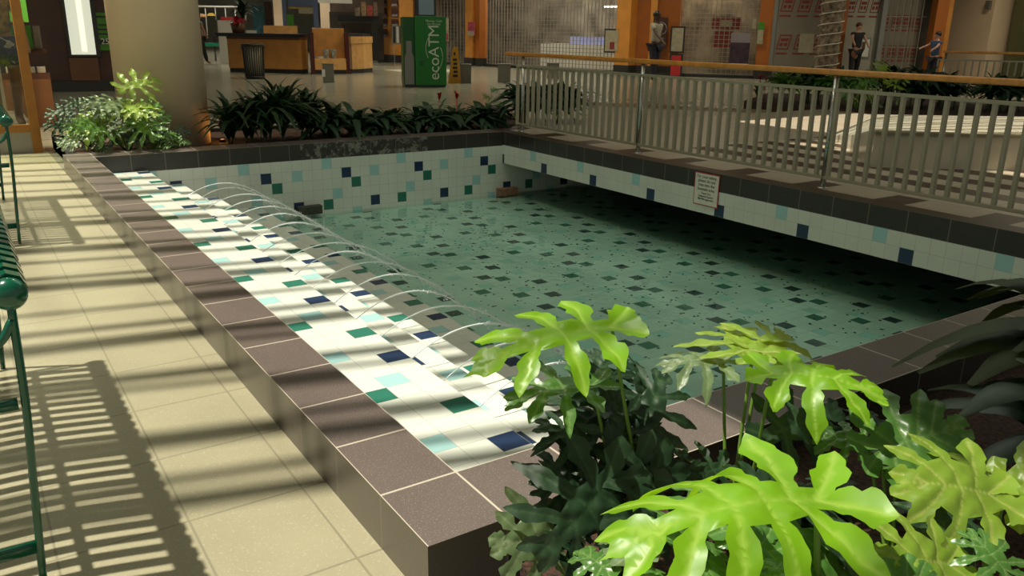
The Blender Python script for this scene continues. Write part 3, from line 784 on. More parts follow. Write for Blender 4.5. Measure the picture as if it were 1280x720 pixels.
# plant D: bottom left at the kerb corner
bD = D(712, 720, 1.85); bs = Vector((bD.x, bD.y, -.13)); pD = fplant('low greyish-green philodendron leaf cluster against the dark kerb face at the front corner', bs.copy())
fleaf(pD, D(700, 668, 1.85), D(628, 682, 1.76), Vector((-.3, -.75, .5)), L_grey, 71, o_(0, 0), W=.7, bx=.5, by=.5, nl=5, lw=.1, web=.42)
fleaf(pD, D(712, 700, 1.8), D(735, 650, 1.9), Vector((0, -.8, .5)), L_dark, 72, o_(0, 0), W=.7, nl=5, stm=M_stalkd)
# plant E: mid right
bE = D(1130, 640, 1.98); bs = Vector((bE.x, bE.y, -.13)); pE = fplant('mid-green philodendron with a broad leaf behind the largest one', bs.copy())
fleaf(pE, D(1102, 562, 1.98), D(1206, 528, 1.95), Vector((-.1, -.6, .75)), L_mid, 81, o_(0, 0), W=.75, bx=.8, by=.5, nl=6, lw=.10, web=.42)
fleaf(pE, D(1085, 555, 2.05), D(1020, 540, 2.1), Vector((0, -.6, .7)), L_mid, 82, o_(0, 0), W=.6, nl=5, lw=.1, web=.4)
fleaf(pE, D(1120, 590, 1.95), D(1160, 580, 1.85), Vector((-.1, -.6, .75)), L_mid, 83, o_(0, 0), W=.7, nl=5, lw=.1, web=.42)
fleaf(pE, D(1110, 545, 2.15), D(1075, 500, 2.25), Vector((0, -.6, .7)), L_dark, 84, o_(0, 0), W=.6, nl=5, stm=M_stalkd)
# plant F: right yellowish
bF = D(1240, 720, 1.85); bs = Vector((bF.x, bF.y, -.13)); pF = fplant('yellow-green philodendron at the right edge of the front bed', bs.copy())
fleaf(pF, D(1236, 618, 1.72), D(1150, 592, 1.66), Vector((-.2, -.55, .8)), L_yel, 91, o_(0, 0), W=.75, bx=.9, by=.6, nl=5, lw=.11, web=.42)
fleaf(pF, D(1254, 616, 1.78), D(1330, 585, 1.7), Vector((-.2, -.5, .8)), L_yel, 92, o_(.02, 0), W=.8, bx=.8, by=.5, nl=5, lw=.11, web=.42)
fleaf(pF, D(1240, 605, 1.85), D(1225, 560, 2.0), Vector((-.2, -.5, .8)), L_yel, 93, o_(.02, 0), W=.9, bx=.6, by=.3, nl=5, lw=.12, web=.45)
fleaf(pF, D(1210, 640, 1.9), D(1160, 660, 1.8), Vector((-.2, -.5, .8)), L_dark, 94, o_(0, 0), W=.7, nl=5)
# plant G: bottom right corner
bG = D(1215, 770, 1.55); bs = Vector((bG.x, bG.y, -.13)); pG = fplant('yellow-green philodendron cut by the lower right corner of the bed', bs.copy())
fleaf(pG, D(1185, 705, 1.5), D(1120, 694, 1.42), Vector((-.2, -.6, .75)), L_yel, 101, o_(0, 0), W=.7, bx=.8, by=.5, nl=5, lw=.1, web=.4)
fleaf(pG, D(1255, 712, 1.45), D(1215, 662, 1.5), Vector((-.2, -.7, .6)), L_mid, 102, o_(0, 0), W=.8, bx=.6, by=.4, nl=5, lw=.1, web=.35)
fleaf(pG, D(1110, 730, 1.4), D(1180, 722, 1.4), Vector((-.2, -.6, .75)), L_mid, 103, o_(0, 0), W=.5, bx=.6, by=.4, nl=5, lw=.12, web=.5)

# ------------------------------------------------------------------ strap-leaved and bushy plants
def strap_bm(b, base, n, ln, wid, lean, seed, mi=0, broad=False, zup=.9):
    r = random.Random(seed)
    for k in range(n):
        az = 2*PI*k*.618+r.uniform(-.3, .3); le = lean*r.uniform(.4, 1.2); l = ln*r.uniform(.65, 1.1)
        d = Vector((math.cos(az), math.sin(az), 0)); h0 = r.uniform(0, .25)*ln
        pts = []; N_ = 8
        for i in range(N_+1):
            s = i/N_; hor = l*le*(s**1.5); zz = h0+l*(zup*s-.95*le*s**2.4)
            pts.append(base+d*hor+Vector((0, 0, zz)))
        sd = Vector((-d.y, d.x, 0)); prev = None; w0 = wid*r.uniform(.8, 1.2)
        for i, p in enumerate(pts):
            s = i/N_; wv = w0*(math.sin(PI*min(.97, .08+.92*s**(1.3 if broad else .8)))**.8)*.5+.001
            tg = (pts[min(i+1, N_)]-pts[max(i-1, 0)]).normalized(); nrm = tg.cross(sd)
            row = [b.verts.new(p+sd*wv+nrm*(-.25*wv)), b.verts.new(p), b.verts.new(p-sd*wv+nrm*(-.25*wv))]
            if prev:
                for q in (0, 1):
                    f = b.faces.new((prev[q], prev[q+1], row[q+1], row[q])); f.smooth = True; f.material_index = mi
            prev = row
def bush(name, label, cat, loc, mats, n, ln, wid, lean, seed, stems=3, spread=.08, hs=0, group=None, broad=False, heads=1, bract=None):
    t = thing(name, label, cat, loc, 0, group); r = random.Random(seed)
    b = bmesh.new()
    for h in range(heads):
        o = Vector((r.uniform(-spread, spread), r.uniform(-spread, spread), 0)) if heads > 1 else Vector((0, 0, 0))
        top = o+Vector((r.uniform(-.03, .03), r.uniform(-.03, .03), hs*r.uniform(.5, 1)))
        st = bmesh.new(); tube(st, [o, top+Vector((0, 0, .03))], .012, 7); mesh_obj('stem', st, M_stalkd, t, True)
        strap_bm(b, top, n, ln, wid, lean, seed*17+h, broad=broad)
    mesh_obj('foliage', b, mats, t, True)
    if bract:
        for q in range(bract):
            b = bmesh.new(); o = Vector((r.uniform(-spread, spread), r.uniform(-spread, spread), ln*.75))
            strap_bm(b, o, 10, .13, .03, .35, seed+90+q)
            tube(b, [(o.x, o.y, 0), (o.x, o.y, o.z)], .006, 6); mesh_obj('flower', b, L_red, t, True)
    return t
def small_philo(label, loc, leaves, matl, scale=1.0, seed=1, group=None, hgt=.5, rad=.3):
    """clump of long-stalked lobed leaves; leaf meshes shared"""
    t = thing('philodendron', label, 'plant', loc, 0, group); r = random.Random(seed)
    for k in range(leaves):
        az = 2*PI*k*.618+r.uniform(-.4, .4); m_ = matl[k % len(matl)]; f = (k+.5)/leaves
        J = Vector((math.cos(az)*rad*f**.6, math.sin(az)*rad*f**.6, hgt*(1.05-.75*f)*r.uniform(.85, 1.1)))
        dd_ = Vector((math.cos(az), math.sin(az), r.uniform(-.25, .45)))
        key = (m_.name, k % 3)
        if key not in FG: FG[key] = philo_mesh('leaf', .24, .16, 200+k, 5, .5, .45, .006, mats=m_, fine=.6, lw=.07)
        o = bpy.data.objects.new('leaf', FG[key]); C.objects.link(o); o.parent = t
        s = scale*r.uniform(.75, 1.15)
        ML = frame(J, J+dd_, Vector((r.uniform(-.3, .2), -.75, .8))); o.matrix_local = ML; o.scale = (s, s, s)
        b = bmesh.new(); stalk_mesh(b, Vector((0, 0, 0)), J, .005, .0035); e = mesh_obj('stalk', b, M_stalk if f < .5 else M_stalkd, o, True); e.matrix_local = (ML @ Matrix.Diagonal((s, s, s, 1))).inverted()
    return t
def bedpt(px, py, y): p = onwall(px, py, (0, y), (1, y)); return Vector((p.x, p.y, -.06))
GB = 'plants in the bed behind the pool'
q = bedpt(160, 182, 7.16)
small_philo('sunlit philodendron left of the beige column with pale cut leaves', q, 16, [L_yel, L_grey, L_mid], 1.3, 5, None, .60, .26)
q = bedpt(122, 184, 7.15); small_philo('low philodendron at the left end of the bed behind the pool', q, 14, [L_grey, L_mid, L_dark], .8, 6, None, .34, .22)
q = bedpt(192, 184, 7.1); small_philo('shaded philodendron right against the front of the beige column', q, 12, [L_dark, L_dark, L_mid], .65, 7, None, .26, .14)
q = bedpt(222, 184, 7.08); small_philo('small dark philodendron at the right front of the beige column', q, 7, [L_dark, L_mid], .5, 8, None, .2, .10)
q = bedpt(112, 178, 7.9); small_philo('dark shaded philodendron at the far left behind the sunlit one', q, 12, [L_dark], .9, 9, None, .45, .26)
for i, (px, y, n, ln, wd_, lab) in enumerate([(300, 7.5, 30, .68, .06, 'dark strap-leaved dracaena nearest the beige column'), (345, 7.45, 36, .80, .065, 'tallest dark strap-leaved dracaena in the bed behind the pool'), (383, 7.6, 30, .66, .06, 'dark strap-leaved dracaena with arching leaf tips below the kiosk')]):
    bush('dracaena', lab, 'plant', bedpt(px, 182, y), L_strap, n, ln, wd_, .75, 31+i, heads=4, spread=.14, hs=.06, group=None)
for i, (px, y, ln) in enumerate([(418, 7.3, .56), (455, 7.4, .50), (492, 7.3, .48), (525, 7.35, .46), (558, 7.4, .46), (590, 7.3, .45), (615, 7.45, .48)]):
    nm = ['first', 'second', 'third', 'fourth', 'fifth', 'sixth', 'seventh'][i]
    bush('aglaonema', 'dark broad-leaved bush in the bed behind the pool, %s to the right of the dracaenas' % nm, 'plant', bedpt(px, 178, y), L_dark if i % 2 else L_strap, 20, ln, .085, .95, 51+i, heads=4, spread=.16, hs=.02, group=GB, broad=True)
for i, (px, y) in enumerate([(548, 7.7), (572, 7.75)]):
    bush('bromeliad', ['bromeliad with a red flower before the green kiosk machine, left of the pair', 'bromeliad with a red flower before the green kiosk machine, right of the pair'][i], 'plant', bedpt(px, 165, y), L_strap, 16, .48, .05, .8, 71+i, bract=1, spread=.03)
small_philo('lighter small philodendron at the right end of the bed by the railing end', bedpt(612, 160, 7.9), 7, [L_mid], .55, 12, None, .45, .16)
for i, (px, y) in enumerate([(655, 7.15), (678, 7.3), (700, 7.2)]):
    bush('dieffenbachia', 'dark variegated bush seen through the left end of the railing, %s' % ['nearest the end post', 'between two others', 'rightmost of the three'][i], 'plant', Vector((*bedpt(px, 168, y).xy, -.02)), L_dark, 26, .60, .08, .8, 81+i, heads=4, spread=.14, hs=.15, broad=True)
# right-hand arching plant
GP = Vector((2.02, -.62, -.13))
q = D(1305, 555, 2.6); q = Vector((q.x, q.y, -.13))
bush('dracaena', 'large dim dracaena with long drooping leaves at the right edge over the near kerb', 'plant', q, L_olive, 14, .56, .13, .95, 111, heads=3, spread=.12, hs=.42, broad=True)
q = D(1325, 600, 2.25); q = Vector((q.x, q.y, -.13))
bush('dracaena', 'lower dim dracaena at the right edge in front of the larger one', 'plant', q, L_strap, 14, .5, .11, .85, 112, heads=2, spread=.1, hs=.2, broad=True)
for i, (px, py, d_) in enumerate([(985, 590, 2.2), (1040, 600, 2.3), (1180, 610, 2.2), (930, 640, 1.95), (1120, 690, 1.75)]):
    q = D(px, py, d_); q = Vector((q.x, q.y, -.13)); bush('seedling', 'small dark ground plant in the front bed, %s' % ['below the middle bright leaves', 'against the near kerb face', 'behind the yellow-green leaf', 'under the largest leaf', 'in the open mulch at the right'][i], 'plant', q, L_dark, 14, .13, .03, .9, 131+i, heads=3, spread=.08, broad=True)
# ------------------------------------------------------------------ shopfronts
def wallframe(P, Q):
    d = (Vector((*Q, 0))-Vector((*P, 0))).normalized(); n = Vector((d.y, -d.x, 0))
    if n.dot(Vector((CAM.x-P[0], CAM.y-P[1], 0))) < 0: n = -n
    return d, n      # n faces the viewer
def wbox(bm, P, Q, px0, px1, zl, zh, th=.06, off=0.0, pym=60, bev=0, mi=0):
    """a box on the vertical plane P-Q spanning image columns px0..px1, heights zl..zh (metres)"""
    a_ = onwall(px0, pym, P, Q); b_ = onwall(px1, pym, P, Q); d, n = wallframe(P, Q)
    s0 = (a_-Vector((*P, 0))).dot(d); s1 = (b_-Vector((*P, 0))).dot(d); s0, s1 = min(s0, s1), max(s0, s1)
    M = Matrix(((d.x, n.x, 0, P[0]), (d.y, n.y, 0, P[1]), (0, 0, 1, 0), (0, 0, 0, 1)))
    box(bm, s0, s1, off, off+th, zl, zh, M, mi, bev); return M, s0, s1
def zat(px, py, P, Q): return onwall(px, py, P, Q).z
ZC = CEIL
FA, FB, FC_, FD, FE, FF = (13.6, 32.4), (16.3, 26.4), (17.7, 19.4), (20.9, 15.3), (25.4, 12.6), (30.0, 11.2)
# back facade behind (dim interior wall of the shops)
def wallseg(name, P, Q, off, m, z0=ZF, z1=ZC, ext=0.0):
    d, n = wallframe(P, Q); b = bmesh.new(); L_ = (Vector((*Q, 0))-Vector((*P, 0))).length
    M = Matrix(((d.x, n.x, 0, P[0]), (d.y, n.y, 0, P[1]), (0, 0, 1, 0), (0, 0, 0, 1)))
    box(b, -ext, L_+ext, off-.1, off, z0, z1, M); return struct(name, b, m)
M_inter = mat('shop_interior', (.22, .19, .14), .8, noise=.7, nscale=1.6)
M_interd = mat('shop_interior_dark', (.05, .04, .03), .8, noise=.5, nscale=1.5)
wallseg('wall_shop_interior', FB, FC_, -3.2, M_inter)
wallseg('wall_shop_interior', FA, FB, -3.0, M_inter, ext=.8)
wallseg('wall_shop_interior', FC_, FD, -2.2, M_inter)
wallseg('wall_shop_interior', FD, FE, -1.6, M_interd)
wallseg('wall_far', (-6, 60), (30, 50), 0, mat('far_wall', (.33, .31, .25), .8, noise=.3, nscale=.4))
wallseg('wall_far', (-8, 18.4), (3.2, 17.6), 0, M_brown)
wallseg('wall_side', FF, (40, 9), 0, M_beige)
# lit products and light strips inside
def glow(name, m_col, P, Q, off, px0, px1, zl, zh, label, cat, st=1.0, th=.05, group=None):
    b = bmesh.new(); wbox(b, P, Q, px0, px1, zl, zh, th, off); o = mesh_obj(name, b, mat(name+'_lit', m_col, .5, emit=m_col, estr=st), None)
    return tag(o, label, cat, group)
area('shop_light', (17.6, 24.6, 3.4), 2, 2, 95, (1, .95, .85)); area('shop_light', (19.2, 21.6, 3.4), 2, 2, 95, (1, .9, .75)); area('shop_light', (20.6, 18.4, 3.4), 1.5, 1.5, 60, (1, .8, .55))
for i, (p0, p1, z) in enumerate([(640, 690, 2.75), (705, 750, 2.8), (683, 712, 2.05), (735, 760, 1.98)]):
    glow('shelf_light', (1, .95, .8), FB, FC_, (-2.2 if i < 2 else -3.2), p0, p1, z, z+.05, 'bright ceiling light strip inside the gated shop, %s' % ['upper left', 'upper right', 'lower left', 'lower right'][i], 'light', 2.2, group='light strips in the gated shop')
glow('display_case', (.22, .24, .42), FB, FC_, -1.6, 676, 738, .72, 1.0, 'blue-lit counter display inside the gated shop', 'counter', .35)
b = bmesh.new(); wbox(b, FB, FC_, 645, 745, ZF, .72, .7, -2.0); mesh_obj('counter_base', b, M_white, None); tag(bpy.data.objects['counter_base'], 'white counter body beneath the blue-lit display behind the shutter grille', 'counter')
bpy.data.objects['counter_base'].name = 'shop_counter'
glow('light_strip', (1, .8, .35), FC_, FD, -1.5, 876, 893, 2.70, 2.76, 'yellowish light strip inside the smaller gated shop', 'light', 1.6)
# roll-down grilles
M_grille = mat('grille_metal', (.30, .27, .21), .45, .3)
def grille(P, Q, px0, px1, z0, z1, label, dx=.155, dz=.13, m=None):
    a_ = onwall(px0, 60, P, Q); b_ = onwall(px1, 60, P, Q); d, n = wallframe(P, Q)
    s0 = (a_-Vector((*P, 0))).dot(d); s1 = (b_-Vector((*P, 0))).dot(d); s0, s1 = min(s0, s1), max(s0, s1)
    M = Matrix(((d.x, n.x, 0, P[0]), (d.y, n.y, 0, P[1]), (0, 0, 1, 0), (0, 0, 0, 1)))
    t = thing('shutter_grille', label, 'shutter', (0, 0, 0))
    b = bmesh.new(); x = s0
    while x < s1: box(b, x-.009, x+.009, -.01, .01, z0, z1, M); x += dx
    z = z0+.02
    while z < z1: box(b, s0, s1, -.012, .0, z-.009, z+.009, M); z += dz
    mesh_obj('lattice', b, m or M_grille, t)
    b = bmesh.new(); box(b, s0, s1, -.03, .03, z0-.06, z0, M); mesh_obj('bottom_bar', b, M_post, t)
    return t
grille(FA, FB, 544, 588, ZF+.1, 3.6, 'small metal lattice shutter behind the green machine')
grille(FB, FC_, 609, 774, ZF+.1, 3.6, 'wide metal lattice shutter across the lit shop')
grille(FC_, FD, 848, 946, ZF+.1, 3.6, 'metal lattice shutter right of the orange wall')
# orange pillars and walls
def pillar(P, Q, p0, p1, m, label, th=.35, off=-.1, zl=ZF+.30, base=True, name='pillar'):
    b = bmesh.new(); wbox(b, P, Q, p0, p1, zl, ZC, th, off); o = mesh_obj(name, b, m, None); tag(o, label, 'pillar'); o['kind'] = 'structure'
    if base:
        b = bmesh.new(); wbox(b, P, Q, p0-1, p1+1, ZF, zl, th+.04, off-.02); e = mesh_obj('pillar_base', b, M_dark, None); e['kind'] = 'structure'
    return o
pillar(FA, FB, 478, 522, M_orange, 'orange wall with photo strips')
pillar(FA, FB, 522, 541, M_orange2, 'deep orange pillar', off=-.3)
pillar(FB, FC_, 591, 600, M_orange, 'orange pillar', th=.5)
pillar(FB, FC_, 599, 607, M_orange2, 'orange pillar side', th=.42)
pillar(FB, FC_, 775, 792, M_orange, 'orange pillar'); pillar(FC_, FD, 788, 848, M_orange2, 'deep orange wall', off=-.4)
pillar(FC_, FD, 812, 820, M_orange, 'orange pilaster', off=-.1, th=.3)
pillar(FC_, FD, 946, 963, M_orange2, 'orange pillar'); pillar(FC_, FD, 962, 968, M_grey, 'grey jamb', off=-.05, th=.3)
pillar(FD, FE, 1030, 1050, M_orange2, 'orange pillar'); pillar(FD, FE, 1152, 1166, M_orange2, 'orange pillar', off=.2); pillar(FD, FE, 1163, 1178, M_orange, 'orange pillar right')
b = bmesh.new()
for P, Q, p0, p1 in ((FB, FC_, 607, 777), (FC_, FD, 792, 946), (FD, FE, 968, 1160), (FA, FB, 478, 600)): wbox(b, P, Q, p0, p1, ZF, ZF+.09, .3, -.15)
struct('trim_plinth', b, M_dark)
# white filmed shop windows with red printed blocks
M_film = mat('window_film', (.19, .165, .12), .6, noise=.1, nscale=2); M_filml = mat('window_film_light', (.34, .32, .25), .6, noise=.08, nscale=2)
M_rp = mat('red_print', (.20, .025, .02), .6)
def posterwall(P, Q, p0, p1, m, z0, z1, rows, cols, label, sz=(.42, .36), tilt=.14, seed=0, off=.0, cl=None):
    t = thing('window_banner', label, 'banner', (0, 0, 0)); b = bmesh.new(); M, s0, s1 = wbox(b, P, Q, p0, p1, z0, z1, .03, off); mesh_obj('film', b, m, t)
    d, n = wallframe(P, Q)
    for ri, z in enumerate(rows):
        for c in range(cols):
            s = s0+(s1-s0)*(c+.5+(.15 if cl and ri else 0))/cols
            b = bmesh.new()
            def q(u0, u1, v0, v1):
                pts = []
                for (u, v) in ((u0, v0), (u1, v0), (u1, v1), (u0, v1)): pts.append(M @ Vector((s-(u+tilt*v)*1, off+.034, z+v)))
                f = b.faces.new([b.verts.new(p_) for p_ in pts])
            w_, h_ = sz; k = w_*.10
            q(-w_/2, w_/2, h_/2-k, h_/2); q(-w_/2, w_/2, -h_/2, -h_/2+k); q(-w_/2, -w_/2+k, -h_/2, h_/2); q(w_/2-k, w_/2, -h_/2, h_/2)
            q(-w_*.32, w_*.32, h_*.06, h_*.26); q(-w_*.32, -w_*.05, -h_*.28, -h_*.04); q(w_*.05, w_*.32, -h_*.28, -h_*.04)
            q(-w_*.5, w_*.45, -h_*.82, -h_*.70)
            mesh_obj('printed_mark', b, M_rp, t)
    return t
posterwall(FD, FE, 968, 1032, M_film, .05, 3.9, [2.05, .95], 3, 'grey filmed shop window with slanted red printed squares left of the palm trunk', (.38, .44), tilt=-.2)
posterwall(FD, FE, 1050, 1094, M_filml, .05, 3.9, [2.05], 3, 'pale filmed shop window with one row of red printed squares right of the palm trunk', (.27, .42), tilt=-.15)
posterwall(FD, FE, 1100, 1152, M_film, ZF+.1, 2.75, [1.62, .72], 4, 'pale banner with rows of red printed squares behind the last shutter', (.26, .36), tilt=-.05, off=-.25)
grille(FD, FE, 1099, 1152, ZF+.1, 2.7, 'metal shutter with wide bars over the banner near the orange corner pillar', dx=.20, dz=.9)
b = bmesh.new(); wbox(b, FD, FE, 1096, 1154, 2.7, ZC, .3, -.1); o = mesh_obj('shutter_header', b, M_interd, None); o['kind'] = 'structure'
b = bmesh.new(); wbox(b, FD, FE, 1093, 1099, ZF, ZC, .2, 0); o = mesh_obj('window_jamb', b, M_grey, None); o['kind'] = 'structure'
# poster glows, notices, framed posters
def poster(P, Q, p0, p1, py0, py1, m, label, frame_m=None, off=.22, parts=None, cat='poster', name='poster'):
    t = thing(name, label, cat, (0, 0, 0)); pm = (py0+py1)/2
    z1, z0 = zat((p0+p1)/2, py0, P, Q), zat((p0+p1)/2, py1, P, Q)
    b = bmesh.new(); M, s0, s1 = wbox(b, P, Q, p0, p1, z0, z1, .03, off, pm); mesh_obj('board', b, frame_m or m, t)
    if frame_m:
        b = bmesh.new(); k = .05; box(b, s0+k, s1-k, off+.03, off+.034, z0+k, z1-k, M); mesh_obj('sheet', b, m, t)
    for (u0, u1, v0, v1, pm_) in (parts or []):
        b = bmesh.new(); box(b, s1+(s0-s1)*u1, s1+(s0-s1)*u0, off+.035, off+.039, z1+(z0-z1)*v1, z1+(z0-z1)*v0, M); mesh_obj('print', b, pm_, t)
    return t
M_cream = mat('paper_cream', (.34, .30, .20), .6, noise=.15, nscale=12); M_purple = mat('poster_purple', (.035, .018, .03), .4, noise=.5, nscale=6); M_lilac = mat('poster_lilac', (.22, .19, .2), .5)
M_pgreen = mat('poster_green', (.05, .22, .01), .5); M_pinkp = mat('poster_pink', (.35, .05, .09), .5, noise=.4, nscale=14)
poster(FB, FC_, 761, 780, 36, 66, M_cream, 'framed cream poster at the right end of the wide shutter', M_black, parts=[(.3, .6, .55, .85, M_rp)])
sw = poster(FC_, FD, 818, 836, 22, 60, M_brown, 'dark poster with a pale swirl on the deep orange wall', None, off=.3, parts=[(.2, .7, .66, .69, M_lilac)])
d_, n_ = wallframe(FC_, FD); c_ = onwall(828, 37, FC_, FD); b = bmesh.new()
tube(b, [c_+n_*.36+d_*(-.26*(1-i/26)*math.cos(i*.42))+Vector((0, 0, .26*(1-i/26)*math.sin(i*.42))) for i in range(24)], .018, 6); mesh_obj('swirl', b, M_lilac, sw, True)
poster(FC_, FD, 839, 857, 33, 66, M_cream, 'white menu board on the left jamb of the smaller shutter', M_black)
poster(FC_, FD, 838, 854, 67, 96, M_red, 'red patterned panel below the white menu board', M_black, parts=[(.2, .8, .3, .5, M_pinkp)], cat='panel')
poster(FC_, FD, 914, 938, 41, 80, M_purple, 'poster with white top and purple picture before the smaller shutter', None, off=.5, parts=[(0, 1, 0, .31, M_lilac), (0, 1, .97, 1, M_white)])
poster(FC_, FD, 941, 946, 24, 36, M_cream, 'small white notice beside the orange pillar', off=.3, cat='notice', name='notice')
poster(FC_, FD, 948, 955, 28, 55, M_pgreen, 'tall green and white notice on the orange pillar', off=.36, parts=[(0, 1, .35, 1, M_cream)], cat='notice', name='notice')
poster(FC_, FD, 885, 923, 20, 36, M_rp, 'red sign glimpsed inside the smaller gated shop', off=-1.4, parts=[(.3, .7, .25, .75, M_cream)], cat='sign', name='shop_sign')
poster(FC_, FD, 886, 912, 38, 60, M_rp, 'lower red panel glimpsed inside the smaller gated shop', off=-1.4, cat='panel', name='shop_poster')
poster(FD, FE, 998, 1016, 42, 66, M_cream, 'pale notice on the filmed window above a row of pink dots', off=.028, cat='notice', name='notice')
poster(FD, FE, 1073, 1087, 47, 73, M_white, 'white framed advertisement leaning on the pale filmed window', M_grey, off=.028, parts=[(.5, .8, .2, .55, M_brown2)])
poster(FB, FC_, 598, 606, 28, 45, M_pinkp, 'small pink and yellow notice on the orange pillar by the wide shutter', off=.52, parts=[(0, 1, .65, 1, M_cream)], cat='notice', name='notice')
# photo strips on the orange wall
for px0, px1 in ((481, 489), (495, 503)):
    t = thing('photo_strip', 'dark column of small pictures on the orange wall, %s column' % ('left' if px0 < 490 else 'right'), 'picture', (0, 0, 0))
    for k, (y0_, y1_) in enumerate([(-14, -2), (0, 8), (10, 21), (24, 33), (36, 46)]):
        b = bmesh.new(); wbox(b, FA, FB, px0, px1, zat(px0, y1_, FA, FB), zat(px0, y0_, FA, FB), .03, .27, 20); mesh_obj('picture', b, M_brown, t)
        b = bmesh.new(); wbox(b, FA, FB, px0+1, px1, zat(px0, y1_, FA, FB), zat(px0, y1_, FA, FB)+.09, .035, .27, 20); mesh_obj('caption', b, M_lilac, t)
# big beige corner pillar and olive jambs at the right
gp = (26.3, 13.2)
FG0, FG1 = onz(1183, 100, ZF), onz(1262, 106, ZF)
GP0, GP1 = (FG0.x, FG0.y), (FG1.x, FG1.y)
o = pillar(GP0, GP1, 1181, 1234, M_beige, 'broad beige pillar', th=1.2, off=-1.2, zl=ZF+.01, base=False)
pillar(GP0, GP1, 1246, 1259, mat('olive_paint', (.11, .105, .04), .5), 'olive jamb', th=.6, off=-1.0, zl=ZF+.01, base=False)
pillar(GP0, GP1, 1262, 1266, mat('olive_light', (.16, .15, .06), .5), 'olive post', th=.3, off=-1.0, zl=ZF+.01, base=False)
pillar(GP0, GP1, 1236, 1330, mat('green_dark_glass', (.012, .02, .010), .2), 'dark glazing', th=.2, off=-1.6, zl=ZF+.01, base=False)
fx = bmesh.new(); wbox(fx, GP0, GP1, 1225, 1230, 2.0, 2.25, .1, .0); o = mesh_obj('wall_sensor', fx, M_grey2, None); tag(o, 'small grey box fixed high on the broad beige pillar', 'fixture')
area('pillar_light', (22.5, 8.6, 5.2), 1.2, 1.2, 60, (1, .9, .65))
# palm trunk with lights
tp = onz(1040, 104, ZF); t = thing('palm_trunk', 'palm trunk wrapped in small string lights between the filmed shop windows', 'tree', (tp.x-1.2, tp.y-.6, ZF))
b = bmesh.new(); pr = []
for i in range(58):
    z = i*.096; pr.append((.30+.012*math.sin(i*2.1)+.02*random.random()-(.02 if z < 2 else .0), z))
lathe(b, pr, 20); mesh_obj('bark', b, mat('palm_bark', (.20, .15, .10), .8, noise=.7, nscale=9, bump=1), t, True)
b = bmesh.new(); hel = [Vector((.335*math.cos(i*.5), .335*math.sin(i*.5), .1+i*.022)) for i in range(240)]; tube(b, hel, .012, 5); mesh_obj('light_string', b, mat('string_light', (.5, .48, .42), .4), t, True)
# plants in front of the right shops: bed with bushes
q0 = onz(935, 128, 0)
def farplant(px, py, dep, kind, label, sc=1.0, seed=1):
    q = D(px, py, dep); q.z = 0 if dep < 16 else ZF
    if kind == 'p': return small_philo(label, q, 12, [L_yel, L_mid, L_grey], sc, seed, None, .5*sc, .3*sc)
    if kind == 'r': return bush('bromeliad', label, 'plant', q, L_strap, 16, .4*sc, .06, .8, seed, bract=2, spread=.15)
    return bush('shrub', label, 'plant', q, L_dark if kind == 'd' else L_mid, 34, .46*sc, .07*sc, .8, seed, heads=5, spread=.28*sc, hs=.2*sc, broad=True)
bed = [onz(930, 128, 0), onz(1085, 142, 0), onz(1290, 152, 0), onz(1290, 128, 0), onz(1140, 122, 0), onz(960, 118, 0)]
planter('planter', 'dark planting bed beyond the plaza below the shop windows', [(v.x, v.y) for v in bed], ZF, .02, .03, None)
for i, (px, py, k, sc, lab) in enumerate([(948, 126, 'r', 1.2, 'red-flowered bromeliads seen through the railing at the left end of the far bed'), (985, 131, 'm', 1.1, 'mid-green shrub right of the red bromeliads in the far bed'), (1012, 132, 'd', 1.2, 'dark shrub left of the palm trunk in the far bed'), (1050, 134, 'm', 1.2, 'green shrub with pale spots at the foot of the palm trunk'),
      (1090, 138, 'p', 1.25, 'sunlit philodendron rising above the wooden handrail in the far bed'), (1070, 139, 'p', .8, 'low pale philodendron in front of the sunlit tall one'), (1118, 137, 'd', 1.4, 'dark shrub right of the sunlit philodendron in the far bed'), (1146, 138, 'd', 1.4, 'dark grassy shrub before the orange corner pillar'), (1195, 138, 'd', 1.2, 'dark shrub behind the left end of the far railing'), (1235, 141, 'd', 1.2, 'dark shrub behind the middle of the far railing'), (1275, 143, 'd', 1.2, 'dark shrub behind the far railing at the right edge')]):
    q = onz(px, py, 0); farplant(px, py, (q-CAM).dot(FWD), k, lab, sc, 151+i)

# ------------------------------------------------------------------ free-standing things in the hall
def facing(pt): return math.atan2(CAM.y-pt.y, CAM.x-pt.x)+PI/2      # local -Y toward the viewer
def stand(px, py): p = floorpt(px, py); return p, ppm(p)
# green recycling machine
p0, s_ = stand(532, 109); al = facing(p0)+.10
t = thing('phone_kiosk', 'tall green self-service recycling machine standing in the hall beyond the planting bed', 'machine', p0, al)
Wm, Hm, Dm = 1.02, 1.62, .8
M_eg = mat('machine_green', (.006, .155, .012), .35); M_egd = mat('machine_green_dark', (.004, .075, .01), .4)
b = bmesh.new(); box(b, -Wm/2+.28, Wm/2, 0, Dm, .04, Hm, bev=.02); mesh_obj('cabinet', b, M_eg, t)
b = bmesh.new(); box(b, -Wm/2, -Wm/2+.28, .06, Dm, .04, Hm-.02, bev=.02); mesh_obj('side_bay', b, M_egd, t)
b = bmesh.new(); box(b, -Wm/2+.02, Wm/2-.02, .03, Dm-.02, 0, .05); mesh_obj('plinth', b, M_black, t)
b = bmesh.new(); poly(b, [(0, 0), (.22, 0), (.22, .62), (.17, .74), (.17, 1.0), (.04, 1.0), (.04, .74), (0, .62)], 0, .02)
bmesh.ops.transform(b, matrix=Matrix.Translation((-Wm/2+.03, .055, .06)) @ Matrix.Rotation(PI/2, 4, 'X'), verts=b.verts); mesh_obj('silver_panel', b, M_grey, t)
b = bmesh.new(); box(b, -.13, -.05, -.012, .01, .5, .62); mesh_obj('lock', b, M_egd, t)
